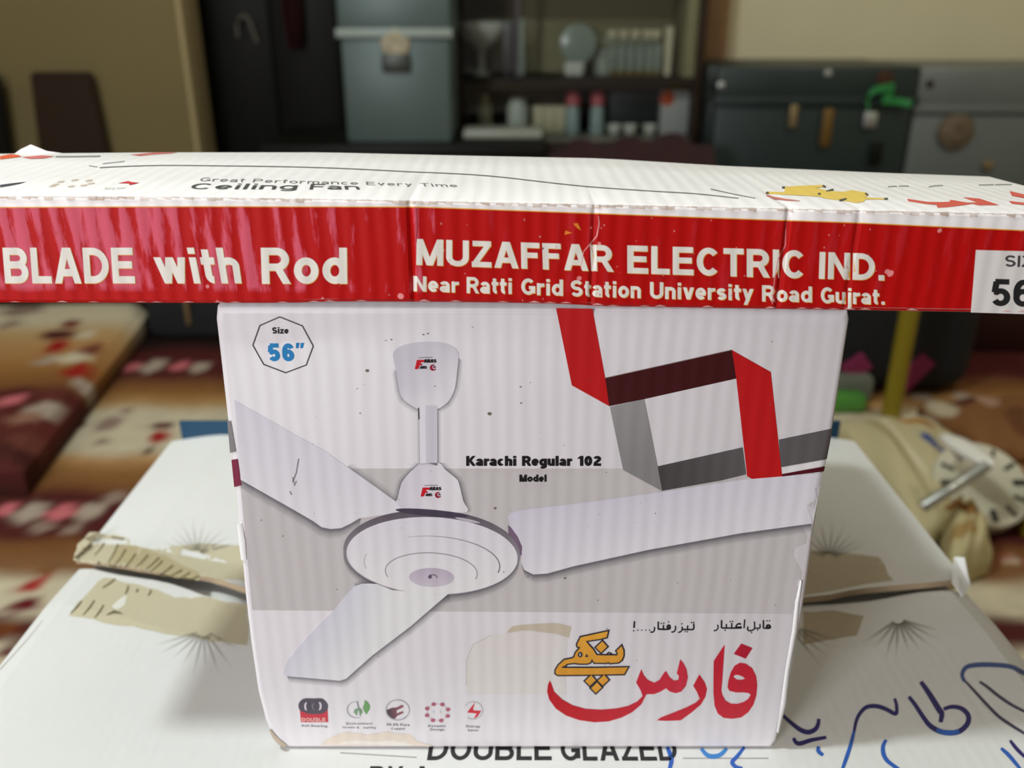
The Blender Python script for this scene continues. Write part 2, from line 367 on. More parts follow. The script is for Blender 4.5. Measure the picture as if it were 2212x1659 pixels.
class Art:
    """print made of flat ink shapes drawn in one sheet's coordinates and laid on a real surface by `mapper(x, y, lift)`"""
    def __init__(s, mapper): s.map = mapper; s.bends = {'on_fan': 1, 'on_long': 1, 'on_carton': 2}.get(mapper.__name__, 0); s.v = []; s.f = []; s.c = []
    def _add(s, pts, cols, faces, layer):
        o = len(s.v)
        for p, c in zip(pts, cols): s.v.append((p[0], p[1], layer)); s.c.append(c)
        for f in faces: s.f.append(tuple(o + i for i in f))
    def poly(s, pts, col, layer=1, holes=(), a=1.0, grad=None):
        if holes:
            rings = [list(pts)] + [list(h) for h in holes]
            tri = geometry.tessellate_polygon([[Vector((p[0], p[1], 0)) for p in r] for r in rings])
            allp = [p for r in rings for p in r]
        else: allp, tri = merged([list(pts)])
        if grad:                                    # (p0, p1, colour at p1): a printed colour blend
            (x0, y0), (x1, y1), c1 = grad; L2 = (x1 - x0) ** 2 + (y1 - y0) ** 2
            cols = []
            for p in allp:
                t = max(0, min(1, ((p[0] - x0) * (x1 - x0) + (p[1] - y0) * (y1 - y0)) / L2))
                cols.append(tuple(lerp(q, r, t) for q, r in zip(col[:3], c1[:3])) + (a,))
        else: cols = [tuple(col[:3]) + (a,)] * len(allp)
        s._add(allp, cols, tri, layer)
    def stroke(s, pts, w, col, layer=1, closed=False, a=1.0, a2=None):
        Lf, Rt = miter(pts, w, closed); n = len(pts)
        al = [a if a2 is None else lerp(a, a2, i / (n - 1)) for i in range(n)]
        cols = [tuple(col[:3]) + (q,) for q in al]
        fs = [(i, (i + 1) % n, n + (i + 1) % n, n + i) for i in range(n if closed else n - 1)]
        if a2 is None:
            P = Lf + Rt; P, fs = merged([[P[i] for i in f] for f in fs]); s._add(P, [tuple(col[:3]) + (a,)] * len(P), fs, layer); return
        s._add(Lf + Rt, cols + cols, fs, layer)
    def soft(s, pts, dx, dy, col, layer=1, a=.6):
        """ink that fades out from a line towards (dx, dy)"""
        n = len(pts); mid = [(p[0] + dx * .4, p[1] + dy * .4) for p in pts]; far = [(p[0] + dx, p[1] + dy) for p in pts]
        cols = [tuple(col[:3]) + (a,)] * n + [tuple(col[:3]) + (a * .4,)] * n + [tuple(col[:3]) + (0.0,)] * n
        fs = [(k * n + i, k * n + i + 1, (k + 1) * n + i + 1, (k + 1) * n + i) for k in (0, 1) for i in range(n - 1)]
        s._add(list(pts) + mid + far, cols, fs, layer)
    def patch(s, q, nx, ny, col, layer=1, a=1.0):
        """four-cornered field cut fine enough to follow a curved surface"""
        pts = []
        for j in range(ny + 1):
            for i in range(nx + 1):
                u, v = i / nx, j / ny
                pts.append(tuple(lerp(lerp(q[0][k], q[1][k], u), lerp(q[3][k], q[2][k], u), v) for k in (0, 1)))
        fs = [(j * (nx + 1) + i, j * (nx + 1) + i + 1, (j + 1) * (nx + 1) + i + 1, (j + 1) * (nx + 1) + i) for j in range(ny) for i in range(nx)]
        s._add(pts, [tuple(col[:3]) + (a,)] * len(pts), fs, layer)
    def text(s, t, quad, col, layer=2, w=.19, gap=.1, a=1.0, dx=0, dy=0, bold=1.0):
        """quad: base left, base right, cap right, cap left"""
        x = 0; items = []
        for ch in t:
            adv, st = glyph(ch, w); items.append((x, st)); x += adv + gap
        tot = x - gap
        def m(p, ox):
            u, v = (ox + p[0]) / tot, p[1]
            return tuple(lerp(lerp(quad[0][k], quad[1][k], u), lerp(quad[3][k], quad[2][k], u), v) + (dx, dy)[k] for k in (0, 1))
        c4 = tuple(col[:3]) + (a,)
        for ox, st in items:
            polys = []
            for q in st:
                if q[0] == 'P':
                    Lf, Rt = miter(q[1], w * bold, q[2]); n = len(q[1]); P = Lf + Rt
                    polys += [[Lf[i], Lf[(i + 1) % n], Rt[(i + 1) % n], Rt[i]] for i in range(n if q[2] else n - 1)]
                else:
                    _, x0, y0, x1, y1, ww = q; ww = ww * bold / 2
                    polys.append([(x0 - ww, y0), (x0 + ww, y0), (x1 + ww, y1), (x1 - ww, y1)])
            P, fs = merged(polys)
            s._add([m(p, ox) for p in P], [c4] * len(P), fs, layer)
    def build(s, name, parent, m=None, label=None):
        if not s.v: return None
        vs = [s.map(x, y, LIFT + l * LSTEP) for x, y, l in s.v]
        F = []; todo = [(t, 0) for f in s.f for t in ([f] if len(f) == 3 else [(f[0], f[1], f[2]), (f[0], f[2], f[3])])]; mids = {}
        def mid(i, j):
            k = (i, j) if i < j else (j, i)
            if k not in mids:
                (x0, y0, l0), (x1, y1, _) = s.v[i], s.v[j]
                s.v.append(((x0 + x1) / 2, (y0 + y1) / 2, l0)); s.c.append(tuple(lerp(a, b, .5) for a, b in zip(s.c[i], s.c[j])))
                vs.append(s.map(s.v[-1][0], s.v[-1][1], LIFT + l0 * LSTEP)); mids[k] = len(vs) - 1
            return mids[k]
        while todo:                                  # cut finer wherever the surface below bends
            (i, j, k), d = todo.pop()
            if d < 12 and s.bends:
                e = max(((i, j, k), (j, k, i), (k, i, j)), key=lambda q: math.hypot(s.v[q[0]][0] - s.v[q[1]][0], s.v[q[0]][1] - s.v[q[1]][1]))
                a, b, c = e
                if math.hypot(s.v[a][0] - s.v[b][0], s.v[a][1] - s.v[b][1]) > 3:
                    bad = False
                    for t in (.5, .15, .85, .04, .96):
                        x, y = lerp(s.v[a][0], s.v[b][0], t), lerp(s.v[a][1], s.v[b][1], t)
                        if abs(s.map(x, y, 0)[s.bends] - lerp(s.map(*s.v[a][:2], 0)[s.bends], s.map(*s.v[b][:2], 0)[s.bends], t)) > .00003: bad = True; break
                    if bad:
                        m_ = mid(a, b); todo += [((a, m_, c), d + 1), ((m_, b, c), d + 1)]; continue
            a_, b_, c_ = Vector(vs[i]), Vector(vs[j]), Vector(vs[k])
            F.append((i, j, k) if (b_ - a_).cross(c_ - a_).dot(CAM - a_) > 0 else (i, k, j))
        o = link_mesh(name, vs, F, m or M_INK, parent, cols=s.c)
        if label: o['label'] = label
        return o
LIFT, LSTEP = 0.00006, 0.00004
def ellipse(cx, cy, rx, ry, rot=0, n=40, a0=0, a1=360):
    c, sn = math.cos(math.radians(rot)), math.sin(math.radians(rot)); out = []
    full = abs(a1 - a0) >= 360
    for k in range(n if full else n + 1):
        a = math.radians(lerp(a0, a1, k / n)); x, y = rx * math.cos(a), ry * math.sin(a)
        out.append((cx + x * c - y * sn, cy + x * sn + y * c))
    return out
def crop(x0, y0, s): return lambda pts: [(x0 + x / s, y0 + y / s) for x, y in pts]

# ================================================================== THE SETTING
M_WALL = mat('beige_wall_paint', rgb(206, 198, 164), .8, noise=.06, scale=3, bump=.001)
M_WALL_L = mat('dull_olive_wall_paint', rgb(124, 110, 70), .8, noise=.1, scale=2.5, bump=.001)
M_FLOOR = mat('dark_floor_tile', rgb(60, 48, 40), .5, noise=.2, scale=5)
M_CEIL = mat('ceiling_plaster', rgb(205, 200, 190), .9)
YW = 3.45
tag(box('floor', -3.2, 3.2, -3.0, YW + .2, -.1, 0, M_FLOOR, bev=0), kind='structure')
tag(box('ceiling', -3.2, 3.2, -3.0, YW + .2, 2.8, 2.9, M_CEIL, bev=0), kind='structure')
tag(box('wall_back', -3.2, 3.2, YW, YW + .15, 0, 2.8, M_WALL, bev=0), kind='structure')
tag(box('wall_right', 3.05, 3.2, -3.0, YW, 0, 2.8, M_WALL, bev=0), kind='structure')
tag(box('wall_outer', -3.2, -3.05, -3.0, YW, 0, 2.8, M_WALL_L, bev=0), kind='structure')
yl = 2.75
xe = onY(402, 160, yl).x
w = tag(box('wall_left', -3.05, xe, yl, yl + .17, 0, 2.8, M_WALL_L, bev=.004), kind='structure')

tag(box('added_lit_facing', xe - .004, xe + .012, yl - .004, yl + .174, 0, 2.8, mat('pale_lit_edge', rgb(178, 160, 116), .7), bev=.003), kind='structure')  # added facing; light on the wall end put into its pale colour

# ================================================================== LARGE FLAT CARTON (lies on the floor, its two flaps meet in a seam)
XL, XR = -0.323, 0.325
seam = table([(-.33, .188), (-.19, .140), (0, .130), (.22, .136), (.33, .160)])
Y0, YS, YB = -0.034, 0.172, 0.392
carton = empty('large_carton', (0, .18, 0), 'large white carton with blue marker writing, lying under the fan carton', 'carton')
box('body', XL + .004, XR - .004, Y0 + .004, YB - .004, 0.0, ZC - .012, M_BOARD_FLAT, carton, bev=.004)
def flap_z(x, y, rear):
    z = ZC
    e = max(0.0, min(x - XL, XR - x) + (.006 if rear else 0)); YS = seam(x)
    if rear:
        if e < .048: z -= .007 * (1 - e / .048) ** 1.3          # sides of the rear flap droop
        if y < YS + .03: z += .0035 * (1 - max(0, y - YS) / .03) * max(0.0, min(1.0, (abs(x - .005) - .155) / .04))      # its free edge stands up a little
    else:
        if e < .012: z -= .004 * (1 - e / .012)
        if y > YS - .05: z -= .004 * ((y - YS + .05) / .05)
    return z
def flap(y0, y1, rear):
    ex = .006 if rear else 0
    xs = [XL - ex + .001 * k for k in (0, 6, 14, 24, 36, 48)] + [lerp(XL + .05, XR - .05, k / 40) for k in range(41)] + [XR + ex - .001 * k for k in (48, 36, 24, 14, 6, 0)]
    ys = [k / 18 for k in range(19)]
    top = []; bot = []
    for y in ys:
        for x in xs:
            sm_ = seam(x) + (.002 if rear else -.005 - .004 * max(0, 1 - abs(x) / .3)); yy = lerp(sm_, y1, y) if rear else lerp(y0, sm_, y)
            if rear and y == ys[0]: yy += .004 * math.sin(x * 21) + .003 * math.sin(x * 55 + 1)      # torn, wavy edge
            if not rear and y == ys[-1]: yy += .003 * math.sin(x * 26 + 2) + .002 * math.sin(x * 70)
            z = flap_z(x, yy, rear); top.append((x, yy, z)); bot.append((x, yy, z - .005))
    nx, ny = len(xs), len(ys); N = nx * ny; F = []; MI = []
    for j in range(ny - 1):
        for i in range(nx - 1):
            a = j * nx + i; F.append((a, a + 1, a + nx + 1, a + nx)); MI.append(0)
            F.append((N + a, N + a + nx, N + a + nx + 1, N + a + 1)); MI.append(0)
    for i in range(nx - 1):
        F.append((i + 1, i, N + i, N + i + 1)); MI.append(1)
        a = (ny - 1) * nx + i; F.append((a, a + 1, N + a + 1, N + a)); MI.append(1)
    for j in range(ny - 1):
        a = j * nx; F.append((a, a + nx, N + a + nx, N + a)); MI.append(0)
        b = a + nx - 1; F.append((b + nx, b, N + b, N + b + nx)); MI.append(0)
    return link_mesh('top_flap', top + bot, F, [M_BOARD_FLAT, M_KRAFT], carton, MI)
flap(Y0, YS - .006, False); flap(YS + .002, YB, True)

def on_carton(px, py, lift=0):
    p = onZ(px, py, ZC)
    for _ in range(6):
        y, x = p.y, p.x
        z = flap_z(x, y, y > seam(x) - .002) if XL - .006 <= x <= XR + .006 else ZC
        p = onZ(px, py, z + lift)
    return p
# paper tape residue and bare torn paper along the seam
ar = Art(on_carton)
tan = rgb(205, 196, 168); tan2 = rgb(190, 176, 140); olive = rgb(112, 100, 66)
def jag(pts, n=4, j=3.0):
    out = []
    for a, b in zip(pts, pts[1:] + pts[:1]):
        for k in range(n): out.append((lerp(a[0], b[0], k / n) + random.uniform(-j, j), lerp(a[1], b[1], k / n) + random.uniform(-j, j)))
    return out
ar.poly(jag([(168, 1178), (196, 1150), (268, 1158), (300, 1185), (430, 1176), (535, 1178), (535, 1258), (430, 1244), (300, 1232), (235, 1222), (160, 1212)]), tan, 1, a=.9)
ar.poly(jag([(262, 1166), (330, 1190), (432, 1238), (428, 1254), (330, 1240), (236, 1222)]), tan2, 2, a=.9)
K = crop(0, 860, 3.529)
for a, b in [((720, 1200), (800, 1095)), ((822, 1262), (910, 1085)), ((868, 1282), (960, 1150)), ((940, 1300), (1035, 1185)), ((1010, 1312), (1130, 1195)),
             ((1075, 1335), (1215, 1215)), ((1130, 1335), (1240, 1240)), ((1195, 1362), (1320, 1275)), ((1270, 1368), (1390, 1310)), ((1350, 1380), (1450, 1330)), ((1430, 1388), (1520, 1355))]:
    ar.stroke(K([a, ((a[0] + b[0]) / 2 + 8, (a[1] + b[1]) / 2), b]), [2.2, 3.6, 4.6], olive, 3, a=.85)
ar.stroke(K([(850, 1060), (935, 1075), (945, 1065)]), 4, olive, 3, a=.8)
for x in range(5):
    ar.stroke(K([(1000 + x * 95, 1312 + x * 16), (1070 + x * 95, 1325 + x * 13)]), 2.5, olive, 3, a=.6)
ar.build('torn_tape_mark', carton, M_INK_TOP, 'beige torn paper left by the tape on the left of the rear flap')
ar = Art(on_carton)
ar.poly(jag([(1735, 1192), (1800, 1190), (1900, 1205), (1930, 1255), (1735, 1284)], 3, 2), rgb(196, 178, 150), 1, a=.7)
ar.build('torn_tape_mark', carton, M_INK_TOP, 'brownish tape mark on the right of the rear flap')
ar = Art(on_carton)
ar.poly(jag([(225, 1246), (300, 1262), (380, 1290), (440, 1290), (535, 1306), (535, 1392), (430, 1380), (330, 1362), (250, 1348), (150, 1330), (172, 1296)]), tan, 1, a=.92)
K = crop(0, 1200, 3.568)
for a, b in [((545, 445), (630, 350)), ((640, 460), (730, 345)), ((730, 480), (800, 380)), ((790, 250), (890, 180)), ((965, 300), (990, 230)), ((1050, 285), (1060, 255)), ((1140, 310), (1165, 265))]:
    ar.stroke(K([a, ((a[0] + b[0]) / 2 + 6, (a[1] + b[1]) / 2), b]), [3, 5, 4], olive, 3, a=.7)
ar.stroke(K([(820, 460), (880, 432), (945, 448)]), [2, 7, 2], olive, 3, a=.8)
ar.poly(K([(860, 390), (930, 330), (980, 300), (960, 380), (900, 420)]), rgb(225, 224, 215), 3)
ar.build('tape_strip', carton, M_INK_TOP, 'beige strip of old tape on the front flap')
ar = Art(on_carton)
ar.poly(jag([(1735, 1322), (1800, 1318), (1868, 1330), (1850, 1372), (1735, 1392)], 3, 2), rgb(196, 178, 150), 1, a=.7)
ar.build('tape_strip', carton, M_INK_TOP, 'brownish strip of old tape at the right of the front flap')
# sunburst prints at the seam
def burst(cx, cy, angs, r0, r1, a):
    ar = Art(on_carton)
    for g in angs:
        t = math.radians(g); x0, y0 = cx + r0 * math.cos(t), cy - r0 * math.sin(t) * .7; rr = r1 * (1.1 - abs(math.cos(t)) * .15) * random.uniform(.85, 1.1)
        ar.stroke([(x0, y0), ((x0 + cx + rr * math.cos(t)) / 2, (y0 + cy - rr * math.sin(t) * .75) / 2), (cx + rr * math.cos(t), cy - rr * math.sin(t) * .75)], [7, 6, 2], rgb(120, 116, 104), 1, a=a, a2=.0)
    ar.build('sunburst_print', carton, M_INK_TOP, 'faint grey sunburst print')
burst(425, 1196, [20, 35, 50, 65, 80, 95, 110, 125, 140, 155], 10, 95, .28)
burst(1790, 1205, [25, 40, 55, 70, 85, 100, 115, 130, 150], 12, 105, .4)
burst(440, 1362, [-35, -60, -75, -88, -100, -115, -130, -145, -158], 16, 120, .34)
burst(1940, 1338, [-20, -33, -48, -62, -76, -92, -104, -122, -138], 12, 115, .5)
burst(1700, 1350, [-22, -34, -46, -58], 30, 150, .35)
# front lettering
ar = Art(on_carton)
blk = rgb(34, 32, 32)
ar.text('DOUBLE', [(922, 1642), (1192, 1642), (1190, 1592), (930, 1592)], blk, 2, w=.17)
ar.build('lettering', carton, M_INK_TOP); ar = Art(on_carton)
ar.text('GLAZED', [(1212, 1643), (1466, 1643), (1456, 1592), (1210, 1592)], blk, 2, w=.17)
ar.build('lettering', carton, M_INK_TOP); ar = Art(on_carton)
ar.text('BY A', [(792, 1702), (925, 1702), (930, 1655), (800, 1655)], blk, 2, w=.17)
ar.build('lettering', carton, M_INK_TOP); ar = Art(on_carton)
ar.stroke([(735, 1626), (900, 1636)], 2.5, rgb(150, 148, 145), 1, a=.6)
ar.build('rule_print', carton, M_INK_TOP, 'thin grey printed line, left'); ar = Art(on_carton)
ar.stroke([(1475, 1638), (1660, 1638)], 2.5, rgb(150, 148, 145), 1, a=.6)
ar.build('rule_print', carton, M_INK_TOP, 'thin grey printed line, right'); ar = Art(on_carton)
ar.stroke(crop(0, 1200, 3.568)([(330, 500), (200, 660), (0, 880)]), [1, 2, 2.5], rgb(180, 178, 164), 1, a=.7)
ar.build('crease', carton, M_INK_TOP, 'faint crease along the left edge')
# marker handwriting
ar = Art(on_carton)
K = crop(1640, 1250, 3.867)
navy, blue, gry = rgb(38, 30, 104), rgb(38, 92, 180), rgb(70, 66, 92)
def marker(pts, w, c, k=K, layer=2):
    q = catmull(k(pts), 7); n = len(q); ar.stroke(q, [w * (.75 + .4 * math.sin(PI * (i + .4) / n)) for i in range(n)], c, layer)
marker([(180, 1125), (280, 1215), (350, 1265), (410, 1282), (465, 1260), (490, 1220), (497, 1170)], 9, navy)
marker([(285, 1330), (310, 1370), (350, 1375), (430, 1350), (560, 1325)], 8.5, navy)
marker([(495, 1400), (495, 1440), (535, 1475)], 8, blue)
marker([(1130, 1000), (1147, 1060), (1140, 1128), (1060, 1090), (980, 1065), (900, 1072), (845, 1120), (810, 1190), (792, 1280)], 8, navy)
marker([(793, 1270), (760, 1400), (720, 1520), (690, 1600)], 7.5, blue, K, 4)
marker([(1250, 985), (1300, 1050), (1380, 1170), (1430, 1230), (1510, 1275), (1600, 1288), (1680, 1270), (1740, 1210), (1745, 1140), (1690, 1085), (1610, 1070), (1540, 1090)], 10, navy)
marker([(1480, 1262), (1540, 1282), (1610, 1286), (1670, 1274)], 9.5, blue, K, 4)
marker([(1350, 860), (1420, 960), (1500, 1090), (1525, 1130), (1515, 1200)], 11, navy)
marker([(2300, 830), (2212, 785), (2100, 735), (1960, 720), (1820, 720), (1730, 740), (1695, 800), (1715, 860)], 9, rgb(62, 84, 140))
marker([(1715, 850), (1790, 930), (1900, 1050), (2000, 1150), (2100, 1220), (2212, 1290), (2300, 1340)], 6, gry)
marker([(1840, 860), (1900, 900), (2000, 980), (2120, 1060), (2280, 1140)], 6, gry)
marker([(1060, 1345), (1035, 1400), (1040, 1470), (1080, 1530), (1180, 1600)], 8.5, blue)
marker([(2020, 1415), (2090, 1480), (2190, 1600)], 7.5, blue)
marker([(2095, 1350), (2150, 1420), (2230, 1500)], 7, navy)
ar.build('handwriting', carton, M_INK_TOP, 'blue marker handwriting at the right'); ar = Art(on_carton)
K2 = crop(1130, 1300, 3.568)
marker([(1110, 1120), (1135, 1180), (1142, 1230), (1125, 1300)], 9, blue, K2)
marker([(1372, 1130), (1415, 1178), (1465, 1192), (1520, 1178), (1570, 1130)], 9, rgb(60, 130, 200), K2)
marker([(1705, 1120), (1650, 1190), (1612, 1235), (1640, 1272), (1690, 1282)], 8, blue, K2)
ar.build('handwriting', carton, M_INK_TOP, 'blue marker strokes below the fan carton')
# teal lip at the rear edge, torn white paper at the right
M_TEAL = mat('teal_print', rgb(8, 64, 92), .7, noise=.12, scale=30)
bm = bmesh.new(); add_box(bm, XL + .004, XR - .01, YB, YB + .004, ZC - .05, ZC + .014, .001)
from_bm('rear_edge_band', bm, M_TEAL, carton, smooth=True)['label'] = 'teal printed rear edge'
tp = [on_carton(2056, 1258), on_carton(2058, 1215), on_carton(2078, 1222), on_carton(2092, 1275), on_carton(2078, 1292)]
tp = [p + Vector((0, 0, dz)) for p, dz in zip(tp, (0.0, .004, .006, .003, .0))]
vs = [tuple(p) for p in tp] + [tuple(p + Vector((.0012, .001, .0006))) for p in tp]
link_mesh('torn_paper', vs, [(0, 1, 2, 3, 4), (9, 8, 7, 6, 5)] + [(i, (i + 1) % 5, 5 + (i + 1) % 5, 5 + i) for i in range(5)], M_BOARD_FLAT, carton)['label'] = 'torn white paper curling off the right edge'

# ================================================================== FAN CARTON
fan = empty('fan_carton', (0.005, .11, ZC), 'upright white carton printed with a white ceiling fan, carrying the long red carton', 'carton')
outl_px = [(466, 664), (1834, 669), (1838, 690), (1803, 920), (1776, 1045), (1741, 1290), (1722, 1400), (1700, 1520), (1678, 1606), (1668, 1618),
           (640, 1619), (612, 1617), (590, 1602), (572, 1560), (556, 1500), (541, 1400), (528, 1290), (505, 1040), (488, 900), (464, 690)]
outl = [onY(x, y, 0) for x, y in outl_px]
outl = [Vector((p.x, 0, max(p.z, ZC + .0004))) for p in outl]
cx = sum(p.x for p in outl) / len(outl); cz = ZC + .128
FD = .272                                             # depth of the carton
def inset(d): return [Vector((p.x - math.copysign(min(d, abs(p.x - cx)), p.x - cx), 0, p.z - math.copysign(d, p.z - cz))) for p in outl]
R0 = .0032
rings = [(R0 * (1 - math.sin(a)), R0 * (1 - math.cos(a))) for a in [0, PI / 8, PI / 4, 3 * PI / 8, PI / 2]]
sections = [(i, y) for i, y in rings] + [(0, FD - R0), (R0 * .4, FD - R0 * .3), (R0, FD)]
vs, F = [], []
n = len(outl)
for ins, y in sections:
    for p in inset(ins): vs.append((p.x, y, p.z))
for k in range(len(sections) - 1):
    for i in range(n): F.append((k * n + i, k * n + (i + 1) % n, (k + 1) * n + (i + 1) % n, (k + 1) * n + i))
F.append(tuple(reversed(range(n)))); F.append(tuple(range((len(sections) - 1) * n, len(sections) * n)))
b = link_mesh('body', vs, F, M_BOARD, fan, smooth=True); b.data.set_sharp_from_angle(angle=math.radians(60))
left_x = table([(p.z, p.x) for p in sorted((q for q in outl if q.x < cx), key=lambda q: q.z)])
right_x = table([(p.z, p.x) for p in sorted((q for q in outl if q.x > cx), key=lambda q: q.z)])
def on_fan(px, py, lift=0):
    """front face, rounding off at its upright edges"""
    p = onY(px, py, 0)
    e = min(p.x - left_x(p.z), right_x(p.z) - p.x); y = 0
    if e < R0: e = max(e, 0.0); y = R0 - math.sqrt(max(0, R0 * R0 - (R0 - e) ** 2))
    q = onY(px, py, min(y, R0 * .8)); return Vector((q.x, q.y - lift, q.z))

# -- grey panel and ribbon
ar = Art(on_fan)
ar.poly([(516, 1012), (1772, 1012), (1728, 1326), (545, 1318)], ink(196, 193, 193), 0)
ar.build('grey_panel_print', fan, label='pale grey printed band behind the fan')
ar = Art(on_fan)
K = crop(1000, 640, 2.6024)
red, mar, lg, dg = ink(190, 18, 22), ink(62, 8, 12), ink(150, 149, 149), ink(92, 90, 91)
ar.poly(K([(523, 66), (728, 70), (800, 460), (822, 617), (612, 500)]), red, 2)
ar.poly(K([(825, 620), (1020, 577), (1095, 955), (1115, 1092), (900, 975)]), lg, 2, grad=(K([(900, 580)])[0], K([(1000, 800)])[0], ink(134, 133, 133)))
ar.poly(K([(800, 460), (1512, 302), (1535, 462), (1020, 577), (822, 617)]), mar, 3)
ar.stroke(K([(800, 458), (1512, 300)]), 1.5, ink(150, 140, 138), 3)
ar.poly(K([(1095, 955), (1572, 848), (1592, 1000), (1450, 1035), (1118, 1093)]), dg, 3, grad=(K([(1580, 900)])[0], K([(1118, 1050)])[0], ink(70, 68, 69)))
ar.patch(K([(1775, 805), (2078, 742), (2045, 915), (1787, 960)]), 24, 2, dg, 2)
ar.patch(K([(1793, 966), (2042, 919), (2036, 950), (1793, 998)]), 24, 1, ink(232, 230, 232), 2)
ar.patch(K([(1793, 999), (2036, 955), (2028, 984), (1793, 1012)]), 24, 1, ink(80, 12, 30), 2)
ar.poly(K([(1512, 302), (1730, 425), (1795, 1024), (1635, 1031), (1597, 1010), (1536, 462)]), red, 4)
ar.build('ribbon_print', fan, label='folded red, maroon and grey ribbon graphic')
# -- fan picture
pa = Art(on_fan)
K5 = crop(480, 1000, 3.072); K3 = crop(450, 640, 3.607)
sh = ink(110, 110, 118)
lb = [(506, 864), (565, 897), (640, 940), (700, 972), (750, 1008), (858, 1085), (878, 1098), (877, 1109), (825, 1112), (773, 1120), (758, 1130), (737, 1140), (714, 1142), (695, 1138), (675, 1124), (520, 1036)]
pa.soft([(522, 1037), (600, 1081), (675, 1125), (695, 1139), (714, 1143), (737, 1141), (758, 1131), (780, 1118)], -4, 22, sh, 1, .75)
pa.soft([(750, 1008), (800, 1043), (858, 1085)], 14, -8, sh, 1, .4)
pa.poly(lb, ink(214, 212, 222), 2, grad=((640, 930), (590, 1070), ink(224, 224, 231)))
can = K3(catmull([(1440, 440), (1470, 402), (1530, 375), (1620, 358), (1720, 353), (1820, 360), (1900, 388), (1945, 430), (1950, 480), (1940, 580), (1925, 700), (1900, 770), (1860, 830), (1785, 878), (1710, 886), (1640, 880), (1560, 835), (1510, 790), (1485, 720), (1460, 570), (1442, 490)], 4, True))
pa.soft(K3([(1950, 480), (1940, 580), (1925, 700), (1900, 770), (1860, 830), (1785, 880)]), 10, 8, sh, 1, .6)
pa.soft(K3([(1640, 882), (1560, 837), (1510, 792), (1485, 720), (1460, 570)]), -9, 9, sh, 1, .5)
pa.poly(can, ink(204, 203, 213), 3, grad=(K3([(1600, 600)])[0], K3([(1750, 780)])[0], ink(224, 224, 229)))
rod = K3([(1642, 850), (1785, 850), (1786, 1316), (1650, 1316)])
pa.soft([rod[1], rod[2]], 9, 4, sh, 1, .5); pa.soft([rod[3], rod[0]], -7, 4, sh, 1, .4)
pa.poly([rod[0], ((rod[0][0] * 2 + rod[1][0]) / 3, rod[0][1]), ((rod[3][0] * 2 + rod[2][0]) / 3, rod[2][1]), rod[3]], ink(222, 222, 229), 4)
pa.poly([((rod[0][0] * 2 + rod[1][0]) / 3, rod[0][1]), rod[1], rod[2], ((rod[3][0] * 2 + rod[2][0]) / 3, rod[2][1])], ink(206, 203, 214), 4)
bell = K5(catmull([(1312, 4), (1290, 30), (1255, 52), (1200, 115), (1180, 165), (1166, 230), (1158, 265), (1230, 318), (1400, 318), (1622, 325), (1600, 250), (1570, 130), (1545, 95), (1480, 42), (1440, 0)], 4, True))
pa.soft(K5([(1440, 0), (1480, 42), (1545, 95), (1570, 130), (1600, 250), (1622, 325)]), 14, -2, sh, 1, .6)
pa.soft(K5([(1158, 265), (1166, 230), (1180, 165), (1200, 115), (1255, 52), (1312, 4)]), -12, -2, sh, 1, .6)
pa.poly(bell, ink(212, 209, 218), 4, grad=(K5([(1250, 150)])[0], K5([(1500, 250)])[0], ink(226, 224, 229)))
# right blade
rb = [(1097, 1116), (1102, 1108), (1130, 1101), (1280, 1083), (1430, 1062), (1600, 1036), (1777, 1021), (1756, 1130), (1600, 1151), (1400, 1187), (1240, 1222), (1182, 1238), (1152, 1240), (1132, 1230), (1126, 1215), (1128, 1180), (1118, 1158), (1102, 1136)]
pa.soft([(1126, 1215), (1132, 1231), (1152, 1241), (1182, 1239), (1240, 1223), (1400, 1188), (1600, 1152), (1752, 1131)], 3, 20, sh, 1, .8)
pa.poly([(1097, 1134), (1112, 1146), (1128, 1160), (1130, 1182), (1126, 1200), (1112, 1184), (1098, 1150)], ink(120, 98, 120), 4)
pa.poly(rb, ink(208, 206, 219), 5, grad=((1300, 1085), (1330, 1190), ink(224, 224, 230)))
# motor
mo = K5(ellipse(1390, 592, 587, 281, 2.5, 64))
pa.soft(K5(ellipse(1388, 592, 584, 279, 2.5, 40, 0, 180)), 0, 20, sh, 1, .85)
pa.poly(mo, ink(92, 84, 94), 5, grad=(K5([(1390, 330)])[0], K5([(1390, 860)])[0], ink(170, 166, 174)))
pa.poly(K5(ellipse(1390, 330, 240, 22, 5, 30)), ink(70, 62, 80), 6)
pa.poly(K5(ellipse(1630, 378, 85, 9, 12, 24)), ink(190, 184, 194), 7)
pa.poly(K5(ellipse(1393, 612, 568, 255, 2.5, 64)), ink(218, 217, 225), 7, grad=(K5([(1393, 370)])[0], K5([(1393, 800)])[0], ink(228, 228, 233)))
pa.stroke(K5(ellipse(1392, 668, 450, 185, 2.5, 30, 248, 372)), [.6 + 2.2 * k / 30 for k in range(31)], ink(128, 124, 132), 8)
pa.stroke(K5(ellipse(1392, 668, 450, 185, 2.5, 8, 165, 195)), 1.2, ink(170, 166, 174), 8)
pa.stroke(K5(ellipse(1388, 722, 305, 128, 2.5, 40, 160, 375)), 2.0, ink(152, 148, 156), 8)
pa.poly(K5(ellipse(1390, 757, 150, 63, 1, 36)), ink(186, 176, 192), 8, grad=(K5([(1390, 700)])[0], K5([(1390, 815)])[0], ink(200, 196, 206)))
pa.stroke(K5(ellipse(1398, 757, 28, 18, 0, 14, 170, 370)), 2.2, ink(110, 100, 122), 9)
pa.poly(K5(ellipse(1380, 752, 12, 14, 0, 12)), ink(96, 88, 110), 9)
